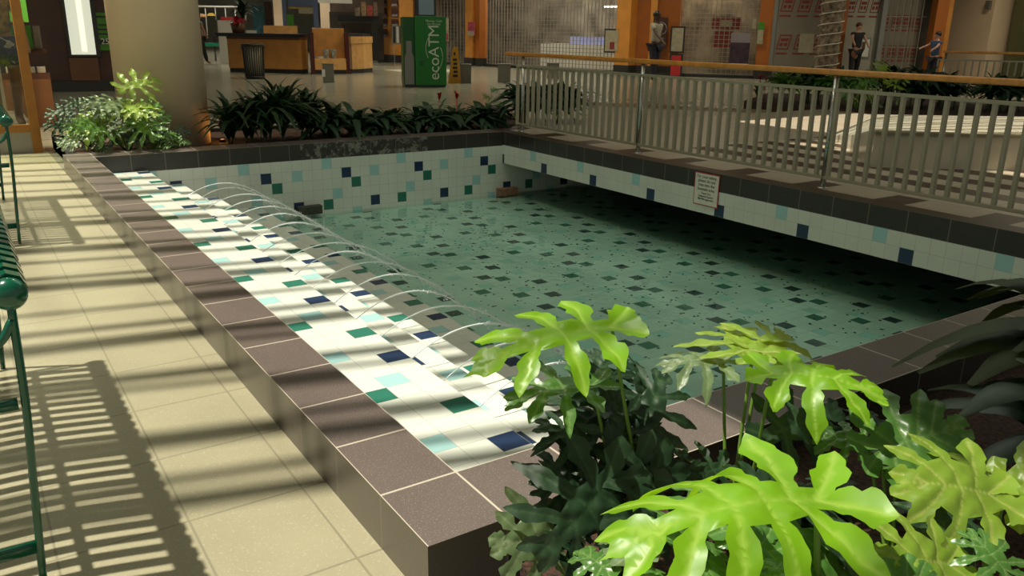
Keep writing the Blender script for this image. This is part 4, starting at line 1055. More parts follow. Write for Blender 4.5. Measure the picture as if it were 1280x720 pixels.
b = bmesh.new(); box(b, -.01, -.004, -.002, .01, .06, Hm-.04); mesh_obj('door_seam', b, M_egd, t)
tb = bmesh.new()
Mt = Matrix.Translation((.22, -.004, .80)) @ Matrix.Rotation(PI/2, 4, 'X') @ Matrix.Rotation(PI/2, 4, 'Z')
lt = text_obj('lettering', 'ecoATM', .36, mat('letter_white', (.55, .62, .5), .5), Matrix.Identity(4), None, .002); lt.parent = t; lt.matrix_local = Mt
lt = text_obj('lettering', 'Phones, Cash\nfor Phones', .07, bpy.data.materials['letter_white'], Matrix.Identity(4), None, .001); lt.parent = t; lt.matrix_local = Matrix.Translation((.22, -.004, 1.48)) @ Matrix.Rotation(PI/2, 4, 'X')
b = bmesh.new()
for sgn, ang0 in ((-1, 0), (1, 0)):
    pts = [Vector((.22+sgn*(.17-.10*(u*u)), -.004, .80+sgn*(-.28+.0)+sgn*-.0+ (u)*.42*1.0 + sgn*0)) for u in [i/10-.5 for i in range(11)]]
    pts = [Vector((.22+sgn*(.20-.45*(i/12-.35)**2), -.005, .80-sgn*.62*(i/12)+sgn*.12)) for i in range(13)]
    tube(b, pts, .008, 5)
mesh_obj('arc_mark', b, bpy.data.materials['letter_white'], t, True)
# hanging / standing dark screen behind the machine
p0, s_ = stand(533, 92); t = thing('display_screen', 'black upright screen on a stand behind the green machine', 'screen', p0, facing(p0))
zt_ = (92-27)/s_; b = bmesh.new(); box(b, -.33, .33, -.05, .05, zt_, zt_+1.3, bev=.02); mesh_obj('casing', b, M_black, t)
b = bmesh.new(); box(b, -.20, .26, -.06, -.05, zt_+.12, zt_+1.2); mesh_obj('screen', b, mat('screen_grey', (.06, .08, .09), .3, emit=(.1, .14, .15), estr=.25), t)
b = bmesh.new(); box(b, -.05, .05, -.04, .04, 0, zt_); mesh_obj('stand_pole', b, M_black, t)
# wet floor sign
p0, s_ = stand(569, 104); t = thing('wet_floor_sign', 'narrow yellow wet-floor warning cone right of the green machine', 'sign', p0, facing(p0))
b = bmesh.new(); v = [(-.19, 0), (.15, 0), (.10, .6), (.08, .86), (.0, .92), (-.06, .86), (-.10, .6)]
poly(b, v, 0, .06); bmesh.ops.transform(b, matrix=Matrix.Rotation(PI/2, 4, 'X'), verts=b.verts); mesh_obj('panel', b, mat('sign_yellow', (.55, .25, .01), .5), t)
b = bmesh.new(); poly(b, v, 0, .05); bmesh.ops.transform(b, matrix=Matrix.Translation((0, .28, 0)) @ Matrix.Rotation(PI/2, 4, 'X'), verts=b.verts); mesh_obj('back_panel', b, mat('sign_yellow', (.5, .22, .01), .5), t)
b = bmesh.new()
for k in range(5): box(b, -.06+.015*(k % 2), .07-.012*k*.5, -.066, -.06, .16+.1*k, .22+.1*k)
for c_ in (-.02,): box(b, c_-.015, c_+.03, -.066, -.06, .70, .78)
mesh_obj('black_print', b, M_black, t)
# three low grey floor boxes
for px, py, w_, h_, lab in ((582, 104, .29, .46, 'low grey floor box beside the yellow warning cone'), (411, 103, .28, .44, 'low grey floor box with white paper before the cup counter'), (630, 103, .34, .46, 'low grey floor box by the left end of the railing'), (691, 98, .36, .42, 'low grey floor box before the wide shutter')):
    p0, s_ = stand(px, py); t = thing('floor_box', lab, 'box', p0, facing(p0)); b = bmesh.new(); box(b, -w_/2, w_/2, 0, .25, 0, h_, bev=.015); mesh_obj('body', b, M_grey2, t)
    b = bmesh.new(); box(b, -w_/2-.01, w_/2+.01, -.01, .26, h_, h_+.02, bev=.005); mesh_obj('lid', b, M_grey2, t)
    if px == 411: b = bmesh.new(); box(b, -w_/2-.02, -w_/2+.06, -.012, -.002, .14, .32); mesh_obj('paper', b, M_white, t)
# poster stand
p0, s_ = stand(584, 100); t = thing('poster_stand', 'slim metal stand holding a pale flyer behind the yellow cone', 'stand', p0+Vector((.3, 2.0, 0)), facing(p0))
b = bmesh.new(); tube(b, [(0, 0, 0), (0, 0, 1.1)], .015, 8); lathe(b, [(.18, 0), (.17, .02)], 16); mesh_obj('pole', b, M_post, t)
b = bmesh.new(); box(b, -.22, .22, -.02, .01, 1.0, 1.65); mesh_obj('board', b, M_cream, t)
b = bmesh.new(); box(b, -.1, .2, -.025, -.02, 1.02, 1.22); mesh_obj('print', b, M_pinkp, t)
# brochure rack at the orange wall
p0, s_ = stand(498, 80); t = thing('brochure_rack', 'white and grey brochure rack on legs before the orange wall', 'rack', p0, facing(p0))
for sx_ in (-.14, .14):
    b = bmesh.new(); box(b, sx_-.012, sx_+.012, -.01, .01, 0, .75); mesh_obj('leg', b, M_post, t)
b = bmesh.new(); box(b, -.22, .22, -.06, .06, .75, 1.45); mesh_obj('tray', b, M_grey, t)
for k in range(3):
    b = bmesh.new(); box(b, -.18+k*.13, -.09+k*.13, -.075, -.06, .8, 1.4); mesh_obj('brochure', b, M_dark if k != 1 else M_white, t)
# trash can
p0, s_ = stand(319, 98); t = thing('trash_can', 'round dark slatted litter bin before the wooden information counter', 'bin', p0, 0)
b = bmesh.new(); lathe(b, [(.21, .08), (.245, .80)], 24); mesh_obj('liner', b, mat('bin_liner', (.28, .26, .20), .6), t, True)
slb = None
for k in range(28):
    a_ = 2*PI*k/28
    if slb is None:
        b = bmesh.new(); tube(b, catmull([(.235, 0, .06), (.255, 0, .35), (.27, 0, .7), (.295, 0, .84)], 3), .012, 6); slb = mesh_obj('slat', b, M_black, t, True)
    else: c_ = slb.copy(); C.objects.link(c_); c_.parent = t; c_.rotation_euler = (0, 0, a_)
b = bmesh.new(); lathe(b, [(.29, .83), (.31, .86), (.29, .89), (.24, .89), (.24, .86)], 24); mesh_obj('rim', b, M_black, t, True)
b = bmesh.new(); lathe(b, [(.23, 0), (.26, .03), (.26, .07)], 24); mesh_obj('base', b, M_black, t, True)
# information counter
def counter():
    K0, K1, K2 = floorpt(287, 90), floorpt(390, 92.5), floorpt(436, 92.5)
    t = thing('information_counter', 'cherry-wood information counter with a black top, left of the cup ledge', 'counter', Vector((K0.x, K0.y, ZF)))
    KE = K1+(K0-K1).normalized()*.3; P, Q = (K0.x, K0.y), (KE.x, KE.y); d, n = wallframe(P, Q); T0 = Matrix.Translation(-t.location)
    for i, (a_, b_) in enumerate(((0, .25), (.25, .5), (.5, .75), (.75, 1))):
        bm_ = bmesh.new(); pa = Vector((*P, 0)).lerp(Vector((*Q, 0)), a_); pb = Vector((*P, 0)).lerp(Vector((*Q, 0)), b_)
        poly(bm_, [(pa.x, pa.y), (pb.x, pb.y), (pb.x-n.x*.5, pb.y-n.y*.5), (pa.x-n.x*.5, pa.y-n.y*.5)], ZF+.12, .80); bmesh.ops.transform(bm_, matrix=T0, verts=bm_.verts)
        mesh_obj('front_panel', bm_, M_woodmd if i < 3 else M_woodmd, t)
    p_, q_ = Vector((*P, 0)), Vector((*Q, 0))
    bm_ = bmesh.new(); poly(bm_, [((p_+n*.03).x, (p_+n*.03).y), ((q_+n*.03).x, (q_+n*.03).y), ((q_-n*.53).x, (q_-n*.53).y), ((p_-n*.53).x, (p_-n*.53).y)], .80, .87); bmesh.ops.transform(bm_, matrix=T0, verts=bm_.verts); mesh_obj('apron', bm_, M_brown2, t)
    bm_ = bmesh.new(); poly(bm_, [((p_+n*.10-d*.3).x, (p_+n*.10-d*.3).y), ((q_+n*.10).x, (q_+n*.10).y), ((q_-n*.6).x, (q_-n*.6).y), ((p_-n*.6-d*.3).x, (p_-n*.6-d*.3).y)], .87, .97); bmesh.ops.transform(bm_, matrix=T0, verts=bm_.verts); mesh_obj('worktop', bm_, M_black, t)
    bm_ = bmesh.new(); poly(bm_, [((p_-n*.04).x, (p_-n*.04).y), ((q_-n*.04).x, (q_-n*.04).y), ((q_-n*.46).x, (q_-n*.46).y), ((p_-n*.46).x, (p_-n*.46).y)], ZF, ZF+.12); bmesh.ops.transform(bm_, matrix=T0, verts=bm_.verts); mesh_obj('plinth', bm_, M_dark, t)
    # cup ledge unit
    t2 = thing('ledge_unit', 'raised maple booth with two dark red side posts and a low ledge', 'booth', K1.copy()); P, Q = (K1.x, K1.y), (K2.x, K2.y); d, n = wallframe(P, Q); T0 = Matrix.Translation(-t2.location); L_ = (K2-K1).length
    M = T0 @ Matrix(((d.x, n.x, 0, P[0]), (d.y, n.y, 0, P[1]), (0, 0, 1, 0), (0, 0, 0, 1)))
    b = bmesh.new(); box(b, .1, L_-.05, -.35, .0, ZF+.12, .28, M); mesh_obj('ledge', b, M_woodlt, t2)
    b = bmesh.new(); box(b, .1, L_-.05, -.5, -.35, ZF+.12, 1.15, M, bev=.03); mesh_obj('back_panel', b, M_woodmd, t2)
    for x in (.0, L_-.06):
        b = bmesh.new(); box(b, x, x+.1, -.5, .03, ZF, 1.02, M); mesh_obj('side_post', b, M_maroon, t2)
    b = bmesh.new(); box(b, .1, L_-.05, -.4, -.03, ZF, ZF+.12, M); mesh_obj('plinth', b, M_dark, t2)
    for i, f in enumerate((.25, .42, .62)):
        cpos = K1+d*(L_*f)-n*.15
        b = bmesh.new()
        if i == 0: box(b, -.12, .12, -.05, .05, 0, .05)
        else: lathe(b, [(.07, 0), (.085, .25), (.09, .26)], 14)
        c_ = mesh_obj('paper_cup' if i else 'napkin_stack', b, mat('cup_print', (.35, .42, .42), .5, noise=.6, nscale=14), None, True); c_.location = (cpos.x, cpos.y, .28)
        tag(c_, ['low pile of white napkins on the maple ledge', 'printed paper cup on the maple ledge, left one', 'printed paper cup on the maple ledge, right one'][i], 'cup' if i else 'napkins')
    # rounded right counter
    K3, K4 = floorpt(437, 92), floorpt(463, 89)
    t3 = thing('serving_counter', 'light maple serving counter at the right end of the kiosk', 'counter', K3.copy()); T0 = Matrix.Translation(-t3.location)
    v1 = (K4-K3); bk = Vector((v1.y, -v1.x, 0)).normalized();
    if bk.dot(K3-CAM) < 0: bk = -bk
    cor = K4+bk*.2
    K3 = K3+Vector((.12, .05, 0)); arc = [K3, K3.lerp(K4, .35)+Vector((.12, -.12, 0)), K3.lerp(K4, .8)+Vector((.14, -.14, 0)), K4+Vector((.05, .25, 0)), K4+Vector((-.25, .9, 0)), K3+Vector((.4, 1.6, 0))]
    b = bmesh.new(); poly(b, [(v.x, v.y) for v in arc], ZF+.12, .72); bmesh.ops.transform(b, matrix=T0, verts=b.verts); mesh_obj('body', b, M_woodlt, t3)
    b = bmesh.new(); cen = sum(arc, Vector())/6; poly(b, [((cen+(v-cen)*1.06).x, (cen+(v-cen)*1.06).y) for v in arc], .72, .92); bmesh.ops.transform(b, matrix=T0, verts=b.verts); mesh_obj('band', b, M_woodlt, t3)
    b = bmesh.new(); poly(b, [((cen+(v-cen)*.9).x, (cen+(v-cen)*.9).y) for v in arc], .92, 1.0); bmesh.ops.transform(b, matrix=T0, verts=b.verts); mesh_obj('worktop', b, M_black, t3)
    b = bmesh.new(); poly(b, [((cen+(v-cen)*.97).x, (cen+(v-cen)*.97).y) for v in arc], ZF, ZF+.12); bmesh.ops.transform(b, matrix=T0, verts=b.verts); mesh_obj('plinth', b, M_dark, t3)
    return K0, K1, K2, K3, K4
K0, K1, K2, K3, K4 = counter()
def blk(name, px0, px1, py0, py1, dep, m, label, cat, th=.1, par=None, bev=0):
    """upright box at forward distance dep, facing the viewer"""
    c0 = D((px0+px1)/2, py1, dep); w_ = (px1-px0)/FPX*dep; h_ = (py1-py0)/FPX*dep*1.03
    b = bmesh.new(); box(b, -w_/2, w_/2, 0, th, 0, h_, bev=bev); o = mesh_obj(name, b, m, par); o.location = c0; o.rotation_euler = (0, 0, facing(c0))
    if label: tag(o, label, cat)
    return o
o = blk('service_ledge', 331, 372, 39, 48, 25.6, M_woodlt, 'light wooden raised ledge on the black counter top', 'ledge', .15); o.location.z = .97
o = blk('papers', 312, 324, 44, 47, 26.3, M_white, 'small stack of white papers on the black counter top', 'papers', .2); q = floorpt(318, 90.6); q = CAM+(q-CAM)*1.01; o.location = (q.x, q.y, .97)
# poinsettia in a basket on the counter
q = floorpt(302, 90.4); q = CAM+(q-CAM)*1.012; q.z = .97; t = thing('poinsettia', 'red poinsettia in a brown basket with dark foliage on the counter', 'plant', q)
b = bmesh.new(); lathe(b, [(.17, 0), (.22, .28)], 16); mesh_obj('basket', b, M_brown2, t, True)
b = bmesh.new(); strap_bm(b, Vector((0, 0, .25)), 40, .34, .12, .9, 5, broad=True); mesh_obj('red_bracts', b, L_red, t, True)
b = bmesh.new(); strap_bm(b, Vector((.2, .1, .4)), 50, .75, .10, .7, 6); mesh_obj('foliage', b, L_dark, t, True)
# things beyond the counter
blk('display_board', 277, 297, 30, 84, 30, M_white, 'plain white board behind the left end of the counter', 'board', .3)
blk('red_bin', 277, 295, 22, 30.2, 30, M_red, 'red box on top of the white board', 'box', .4)
# white canopy frame
cpn = D(250, 8, 33); t = thing('canopy_frame', 'thin white frame of a market cart canopy at the upper left beyond the column', 'canopy', cpn); b = bmesh.new()
dx_ = Vector((RT0.x, RT0.y, 0)); tube(b, [Vector((0, 0, 0))-dx_*1.2, dx_*1.9], .04, 6); mesh_obj('beam', b, M_white, t, True)
for k in range(7):
    b = bmesh.new(); tube(b, [dx_*(-.6+.4*k), dx_*(-.6+.4*k)+Vector((0, 0, -.5-.35*(k % 3)))], .018, 6); mesh_obj('hanging_rod', b, M_white, t, True)
for k, (px, py, dep) in enumerate(((253, 21, 32.5), (264, 20, 33))):
    q = D(px, py, dep); b = bmesh.new(); lathe(b, [(.02, .12), (.10, .10), (.17, .02), (.18, 0)], 14); o = mesh_obj('cap', b, mat('cap_yellow', (.5, .32, .03) if k else (.4, .22, .08), .6), None, True); o.location = q; tag(o, ['tan hat hanging at the market cart beside the column', 'yellow hat hanging at the market cart'][k], 'hat')
# green table with chairs
q, s_ = stand(270, 76); t = thing('cafe_table', 'small green table on black legs behind the standing man', 'table', q, facing(q)); b = bmesh.new(); box(b, -.6, .6, -.3, .3, .55, .68); mesh_obj('tabletop', b, mat('table_green', (.01, .16, .09), .4), t)
for sx_ in (-.5, .5, 0):
    b = bmesh.new(); box(b, sx_-.03, sx_+.03, -.28, -.22, 0, 1.0 if sx_ else .9); mesh_obj('leg', b, M_black, t)
b = bmesh.new(); box(b, -.6, .6, -.3, -.26, .9, .96); mesh_obj('guard_rail', b, M_black, t)
# back hall shop pieces: blue framed directory, beige columns, posters
M_blue = mat('blue_metal', (.10, .14, .26), .4)
bx_ = thing('directory_frame', 'tall blue metal frame holding a blue banner and notices above the counter', 'frame', D(376, 60, 27.5))
for (a_, b_, c_, d2, m_, nm) in ((355, 360, -20, 48, M_blue, 'post'), (393, 399, -20, 42, M_blue, 'post'), (361, 392, -20, 8, M_blue, 'banner'), (361, 393, 9, 11, mat('sign_yellow_band', (.4, .3, .05), .5), 'band'), (374, 392, 11, 17, M_cream, 'notice'), (360, 368, 20, 40, M_pgreen, 'leaflet')):
    o = blk(nm, a_, b_, c_, d2, 27.5, m_, None, None, .08); o.parent = bx_; o.location = o.location-bx_.location
blk('shop_column', 344, 356, -20, 42, 36, M_beige, None, None, .8)['kind'] = 'structure'
blk('shop_column', 403, 415, -20, 66, 35, M_beige, None, None, .8)['kind'] = 'structure'
blk('clothes_display', 320, 334, 12, 74, 38, mat('cloth_teal', (.02, .09, .12), .7, noise=.5, nscale=6), 'teal garments hanging in the distant shop window', 'clothes', .3)
blk('clothes_display', 335, 344, 8, 74, 38, mat('cloth_dark', (.03, .015, .015), .8, noise=.6, nscale=6), 'dark and red garments hanging in the distant shop window', 'clothes', .3)
blk('shop_back', 415, 480, -20, 20, 33, mat('shop_back_brown', (.09, .06, .04), .7, noise=.4, nscale=2), None, None, .2)['kind'] = 'structure'
blk('shop_back', 415, 480, 20, 75, 33, M_interd, None, None, .2)['kind'] = 'structure'
blk('shelf', 423, 474, 20, 27, 32, M_black, 'long black shelf in the snack shop', 'shelf', .4)
blk('menu_board', 398, 440, -6, 4, 31, M_white, 'white hanging price board over the snack counter', 'sign', .08)
blk('snack_counter', 466, 474, 28, 76, 31, M_black, 'tall dark cabinet at the right end of the snack shop', 'cabinet', .5)
for k, (a_, b_, c_, d2) in enumerate(((452, 458, 4, 20), (459, 466, 8, 20), (467, 472, 4, 20), (444, 450, 10, 20))):
    blk('snack_packet', a_, b_, c_, d2, 31.5, mat('packet_%d' % k, [(.3, .2, .1), (.35, .06, .04), (.2, .12, .08), (.25, .2, .15), (.5, .48, .42), (.16, .13, .09), (.2, .18, .14)][k], .6, noise=.5, nscale=9), 'item on display in the snack shop, %s' % ['brown one upper left', 'red one upper middle', 'dark one upper right', 'tan one at the far upper left', 'white bottle on the counter', 'brown tray pile on the counter', 'small tray left of the white bottle'][k], 'goods', .2)
# far left dark shopfront with light box and posters
PL, PR = (-8, 18.4), (3.2, 17.6)
t = thing('light_box', 'tall lit white panel in the dark brown shopfront left of the column', 'light', (0, 0, 0))
b = bmesh.new(); wbox(b, PL, PR, 80, 121, zat(100, 71, PL, PR), 4.5, .10, 0, 30); mesh_obj('frame', b, M_black, t)
lbm = bpy.data.materials.new('light_panel'); lbm.use_nodes = True; nt_ = lbm.node_tree; bb = nt_.nodes['Principled BSDF']; bb.inputs['Base Color'].default_value = (.5, .5, .45, 1)
bb.inputs['Emission Color'].default_value = (.78, .80, .62, 1); bb.inputs['Emission Strength'].default_value = .75
b = bmesh.new(); wbox(b, PL, PR, 84, 115, zat(100, 68, PL, PR), 4.5, .12, 0, 30); mesh_obj('panel', b, lbm, t)
b = bmesh.new(); M_, s0_, s1_ = wbox(b, PL, PR, 98, 104, zat(100, 64, PL, PR), 4.5, .01, .122, 30); mesh_obj('tube', b, mat('tube_glow', (.9, .9, .7), .5, emit=(1, .97, .72), estr=1.0), t)
b = bmesh.new(); wbox(b, PL, PR, 88, 124, ZF+.2, zat(100, 72, PL, PR), .12, 0, 90); o = mesh_obj('wall_shop_panel', b, M_brown2, None); o['kind'] = 'structure'
poster(PL, PR, 116, 141, 16, 63, M_pgreen, 'green price poster between the light panel and the column', None, off=.05, parts=[(.25, .85, .08, .13, M_dark), (.1, .7, .3, .34, M_dark), (.1, .9, .42, .46, M_dark), (.1, .8, .54, .58, M_dark), (.1, .95, .70, .84, M_black)])
z_ = zat(130, 52, PL, PR); pt = onwall(131, 52, PL, PR); d_, n_ = wallframe(PL, PR)
Mx = Matrix(((d_.x, 0, n_.x, pt.x+n_.x*.1), (d_.y, 0, n_.y, pt.y+n_.y*.1), (0, 1, 0, pt.z), (0, 0, 0, 1)))
pp_ = [o for o in bpy.data.objects if o.get('label', '').startswith('green price poster')][0]
text_obj('lettering', '25', .16, M_white, Mx, pp_, .002)
b = bmesh.new(); wbox(b, PL, PR, 46, 150, ZF, ZF+.22, .12, 0, 100); struct('trim_base', b, M_dark)
# glass shop corner at the left
CF = floorpt(54, 190); gx, gy = CF.x, CF.y
t = thing('shop_window', 'orange-framed glass shop window at the left edge', 'shop window', (gx, gy, ZF))
def loc(b, nm, m): return mesh_obj(nm, b, m, t)
b = bmesh.new(); box(b, -.09, .0, -.04, .05, 0, 4.6); loc(b, 'corner_post', mat('orange_frame', (.40, .17, .03), .4, noise=.15, nscale=6))
b = bmesh.new(); box(b, -3.5, -.09, -.03, .03, .22, .30); loc(b, 'bottom_rail', bpy.data.materials['orange_frame'])
b = bmesh.new(); box(b, -3.5, -.07, -.025, .35, 0, .22); loc(b, 'plinth', mat('plinth_pale', (.34, .32, .27), .5))
b = bmesh.new(); box(b, -.30, -.27, -.02, .0, .3, 4.6); loc(b, 'mullion', M_cream)
gm = bpy.data.materials.new('shop_glass'); gm.use_nodes = True; N_ = gm.node_tree.nodes; L_ = gm.node_tree.links; N_.remove(N_['Principled BSDF'])
g1 = N_.new('ShaderNodeBsdfTransparent'); g1.inputs[0].default_value = (.8, .84, .78, 1); g2 = N_.new('ShaderNodeBsdfGlossy'); g2.inputs['Roughness'].default_value = .02; g3 = N_.new('ShaderNodeMixShader'); g3.inputs[0].default_value = .05
L_.new(g1.outputs[0], g3.inputs[1]); L_.new(g2.outputs[0], g3.inputs[2]); L_.new(g3.outputs[0], N_['Material Output'].inputs['Surface'])
b = bmesh.new(); box(b, -3.5, -.09, -.004, .004, .30, 4.6); loc(b, 'glass_pane', gm)
b = bmesh.new(); box(b, -3.5, .0, .05, 3.0, .16, .22); loc(b, 'display_floor', mat('display_stone', (.18, .15, .12), .6, noise=.5, nscale=8))
# mannequin legs with patterned shorts, garments
def skin_fig(name, verts, edges, radii, m, parent, sub=2):
    me = bpy.data.meshes.new(name); me.from_pydata(verts, edges, []); o = bpy.data.objects.new(name, me); C.objects.link(o)
    if parent: o.parent = parent
    md = o.modifiers.new('skin', 'SKIN'); md.use_smooth_shade = True
    for v, r in zip(me.skin_vertices[0].data, radii): v.radius = (r, r) if not isinstance(r, tuple) else r
    me.skin_vertices[0].data[0].use_root = True
    ms = o.modifiers.new('sub', 'SUBSURF'); ms.levels = sub; ms.render_levels = sub
    me.materials.append(m)
    dg = bpy.context.evaluated_depsgraph_get(); dg.update(); nm = bpy.data.meshes.new_from_object(o.evaluated_get(dg)); o.modifiers.clear(); o.data = nm; nm.name = name
    for p_ in nm.polygons: p_.use_smooth = True
    return o
def person(label, loc_, rz, h=1.7, skin=M_skin, top=None, bottom=None, arms=((0, 0, 0), (0, 0, 0)), hairm=M_hair, lean=0, name='person', hair=True, cat='person', sleeve=.5, legpose=.10, head=True):
    t = thing(name, label, cat, loc_, rz); k = h/1.7
    V = [(0, 0, .95), (0, 0, 1.12), (lean*.4, 0, 1.32), (lean*.7, 0, 1.42), (lean, 0, 1.50), (lean, -.01, 1.60), (lean, -.02, 1.66)]
    Rr = [(.15, .11), (.13, .095), (.16, .105), (.12, .08), (.05, .05), (.085, .095), (.07, .085)]
    Ed = [(0, 1), (1, 2), (2, 3), (3, 4), (4, 5), (5, 6)]
    for s, arm in zip((-1, 1), arms):
        i = len(V); V += [(s*.17+lean*.6, 0, 1.40), (s*(.22)+arm[0]*.45+lean*.5, arm[1]*.45, 1.13+arm[2]*.45+.0), (s*.23+arm[0]+lean*.4, arm[1], .88+arm[2]), (s*.23+arm[0]*1.15+lean*.4, arm[1]*1.15-.02, .79+arm[2]*1.1)]
        Rr += [.058, .042, .03, .035]; Ed += [(3, i), (i, i+1), (i+1, i+2), (i+2, i+3)]
    for s in (-1, 1):
        i = len(V); V += [(s*.10, 0, .88), (s*(.11), -.01+s*legpose*.3, .50), (s*.115, .02+s*legpose, .10), (s*.115, -.10+s*legpose, .045)]
        Rr += [.095, .062, .042, .042]; Ed += [(0, i), (i, i+1), (i+1, i+2), (i+2, i+3)]
    V = [tuple(c_*k for c_ in v) for v in V]; Rr = [tuple(q*k for q in r) if isinstance(r, tuple) else r*k for r in Rr]
    if top: Rr[:4] = [(a_*.78, b_*.78) for a_, b_ in Rr[:4]]; Rr[7] *= .85; Rr[8] *= .9; Rr[11] *= .85; Rr[12] *= .9
    if bottom:
        for j_ in (15, 16, 19, 20): Rr[j_] *= .85
    skin_fig('body', V, Ed, Rr, skin, t)
    if top:
        tv = [V[0], V[1], V[2], V[3]]; te = [(0, 1), (1, 2), (2, 3)]; tr_ = [(.165*k, .125*k), (.15*k, .11*k), (.178*k, .12*k), (.135*k, .09*k)]
        for s in (0, 1):
            a0, a1 = V[7+4*s], V[8+4*s]; i = len(tv); e_ = tuple(a0[j]*(1-sleeve)+a1[j]*sleeve for j in range(3)); tv += [a0, e_]; tr_ += [.072*k, .06*k]; te += [(3, i), (i, i+1)]
        skin_fig('shirt', tv, te, tr_, top, t)
    if bottom:
        m_, frac = bottom; tv = [V[0]]; tr_ = [(.165*k, .12*k)]; te = []
        for s in (0, 1):
            j = 15+4*s; i = len(tv); e1 = tuple(V[j+1][c_]*(frac if frac < 1 else 1)+V[j][c_]*(1-min(frac, 1)) for c_ in range(3)); tv += [V[j], e1]; tr_ += [.11*k, .082*k]; te += [(0, i), (i, i+1)]
            if frac >= 1: tv += [V[j+2]]; tr_ += [.062*k]; te += [(i+1, i+2)]
        skin_fig('trousers' if frac >= 1 else 'shorts', tv, te, tr_, m_, t)
    if hair:
        b = bmesh.new(); ball(b, Vector((lean*k, .02*k, 1.655*k)), .098*k, sub=3, sc=(.92, 1.02, .9)); mesh_obj('hair', b, hairm, t, True)
        b = bmesh.new(); ball(b, Vector((lean*k, -.108*k, 1.60*k)), .014*k, sub=1, sc=(.8, 1.2, 1.4)); mesh_obj('nose', b, skin, t, True)
    return t
M_floral = mat('floral_cloth', (.035, .045, .075), .8, noise=.3, nscale=5)
nt_ = M_floral.node_tree; vb = nt_.nodes.new('ShaderNodeTexNoise'); vb.inputs['Scale'].default_value = 11; tcx = nt_.nodes.new('ShaderNodeTexCoord'); cr_ = nt_.nodes.new('ShaderNodeValToRGB'); cr_.color_ramp.interpolation = 'CONSTANT'
cr_.color_ramp.elements[0].color = (.02, .022, .05, 1); cr_.color_ramp.elements[1].color = (.30, .30, .30, 1); cr_.color_ramp.elements[1].position = .58
nt_.links.new(tcx.outputs['Object'], vb.inputs['Vector']); nt_.links.new(vb.outputs['Fac'], cr_.inputs[0]); nt_.links.new(cr_.outputs[0], nt_.nodes['Principled BSDF'].inputs['Base Color'])
M_must = mat('mustard_cloth', (.20, .15, .03), .85, noise=.5, nscale=18, bump=1)
mp = person('mannequin in patterned shorts and mustard top inside the glass shop window', (gx-.235, gy+.34, ZF+.22), .2, 1.72, mat('mannequin_skin', (.26, .15, .09), .4), M_must, (M_floral, .62), ((-.02, -.05, 0), (.02, -.05, 0)), name='mannequin', hair=False, cat='mannequin', sleeve=.9)
b = bmesh.new(); strap_bm(b, Vector((0, 0, 1.25)), 8, .5, .09, .25, 3); 
for v in b.verts: v.co.z = 2.3-v.co.z
mesh_obj('scarf', b, M_must, mp, True)
area('window_fill_light', (gx-.5, gy+.6, 2.9), .6, .5, 190, (1, .85, .6))  # added lamp, out of view, to brighten the mannequin
t = thing('clothes_rail', 'rail of dark hanging garments inside the glass shop window', 'clothes rail', (gx-.62, gy+.8, ZF+.22)); b = bmesh.new(); tube(b, [(-.6, 0, 1.6), (.35, 0, 1.6)], .015, 8); mesh_obj('rail', b, M_post, t, True)
b = bmesh.new(); tube(b, [(-.6, 0, 0), (-.6, 0, 1.6)], .015, 8); tube(b, [(.35, 0, 0), (.35, 0, 1.6)], .015, 8); mesh_obj('upright', b, M_post, t, True)
for k in range(7):
    b = bmesh.new(); box(b, -.02, .02, -.2, .2, .75+.05*(k % 3), 1.56, bev=.012); o = mesh_obj('garment', b, mat('garment_%d' % k, [(.02, .03, .06), (.16, .12, .03), (.05, .06, .04), (.12, .10, .07), (.02, .02, .02), (.14, .13, .10), (.05, .03, .04)][k], .9, noise=.4, nscale=10), t); o.location = (-.5+.125*k, 0, 0)
t = thing('display_table', 'brown wooden rack with folded goods beyond the orange corner post', 'rack', (gx+.15, gy+2.6, ZF), -.1)
for k, (z0_, z1_, m_) in enumerate(((0, .62, M_brown2), (.62, .70, M_brown), (.95, 1.0, M_brown))):
    b = bmesh.new(); box(b, -.3, .25, 0, .5, z0_, z1_); mesh_obj('shelf', b, m_, t)
for k in range(5):
    b = bmesh.new(); box(b, -.27+.1*k, -.19+.1*k, .05, .4, 1.0, 1.3, bev=.01); mesh_obj('folded_cloth', b, M_pgreen if k % 2 else M_inter, t)
for k in range(4):
    b = bmesh.new(); box(b, -.25+.12*k, -.15+.12*k, .05, .4, .70, .78, bev=.01); mesh_obj('box', b, M_cream if k == 0 else M_inter, t)
t = thing('price_sign', 'green sign with a red heart shape on a stand beyond the orange corner post', 'sign', (gx+.06, gy+2.2, ZF), -.1)
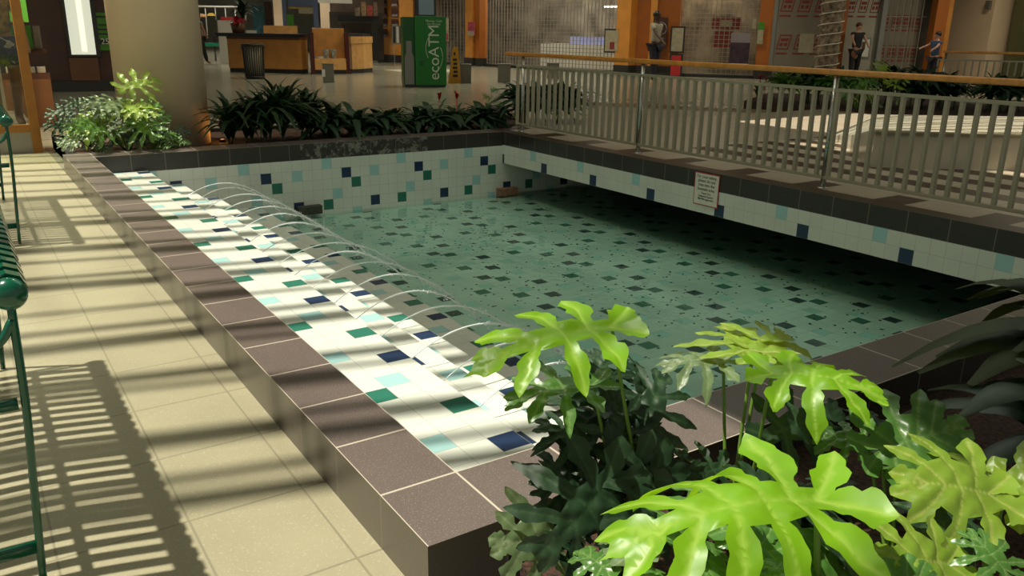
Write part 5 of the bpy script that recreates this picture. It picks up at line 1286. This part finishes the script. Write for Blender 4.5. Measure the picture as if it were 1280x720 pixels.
b = bmesh.new(); box(b, -.19, .16, 0, .03, 1.34, 1.92); mesh_obj('board', b, M_pgreen, t)
b = bmesh.new(); box(b, -.02, .02, .0, .03, 0, 1.34); mesh_obj('post', b, M_black, t)
b = bmesh.new(); lathe(b, [(.085, 0), (.085, .01)], 20, Matrix.Translation((-.02, -.003, 1.68)) @ Matrix.Rotation(PI/2, 4, 'X') @ Matrix.Diagonal((1.2, .8, 1, 1))); mesh_obj('emblem', b, M_red, t)
# people
M_wshirt = mat('shirt_white', (.42, .38, .28), .8); M_blk = mat('cloth_black', (.012, .012, .014), .8); M_bluesh = mat('shirt_blue', (.035, .08, .16), .8); M_jean = mat('jeans_dark', (.02, .022, .035), .8); M_greysh = mat('shirt_grey', (.16, .16, .12), .8)
q = floorpt(816, 103.5); person('person in a white shirt reaching one arm out before the deep orange wall', q, facing(q)+1.0, 1.85, M_skindk, M_wshirt, (M_jean, 1.0), ((-.12, -.45, .12), (.02, .05, 0)), lean=.02)
q = floorpt(1060, 104); q = q+Vector((.9, .5, 0)); person('person in a black top carrying a tan bag beside the palm trunk', q, facing(q)+.5, 1.68, M_skin2, M_blk, (M_blk, 1.0), ((-.02, -.3, .25), (0, -.25, .2)), hairm=mat('hair_auburn', (.10, .02, .012), .6), sleeve=.3)
b = bmesh.new(); bq = D(1069, 66, (q-CAM).dot(FWD)-.3); ball(b, Vector((0, 0, 0)), .17, sub=3, sc=(.9, .5, 1.15)); o = mesh_obj('shoulder_bag', b, mat('bag_tan', (.28, .12, .07), .6), None, True); o.location = bq; tag(o, 'tan shoulder bag held by the person in the black top', 'bag')
q = floorpt(1163, 101); q = CAM+(q-CAM)*.86; q.z = ZF; person('person in a blue shirt standing before the orange corner pillar', q, facing(q)-.9, 1.45, M_skin2, M_bluesh, (M_jean, 1.0), ((0, -.35, .35), (0, -.3, .3)))
q = floorpt(253, 80.5); person('person in a grey shirt and dark trousers walking beyond the column', q, facing(q)+1.9, 1.72, M_skin, M_greysh, (M_blk, 1.0), ((0, -.15, .08), (0, -.2, .15)), legpose=.16)
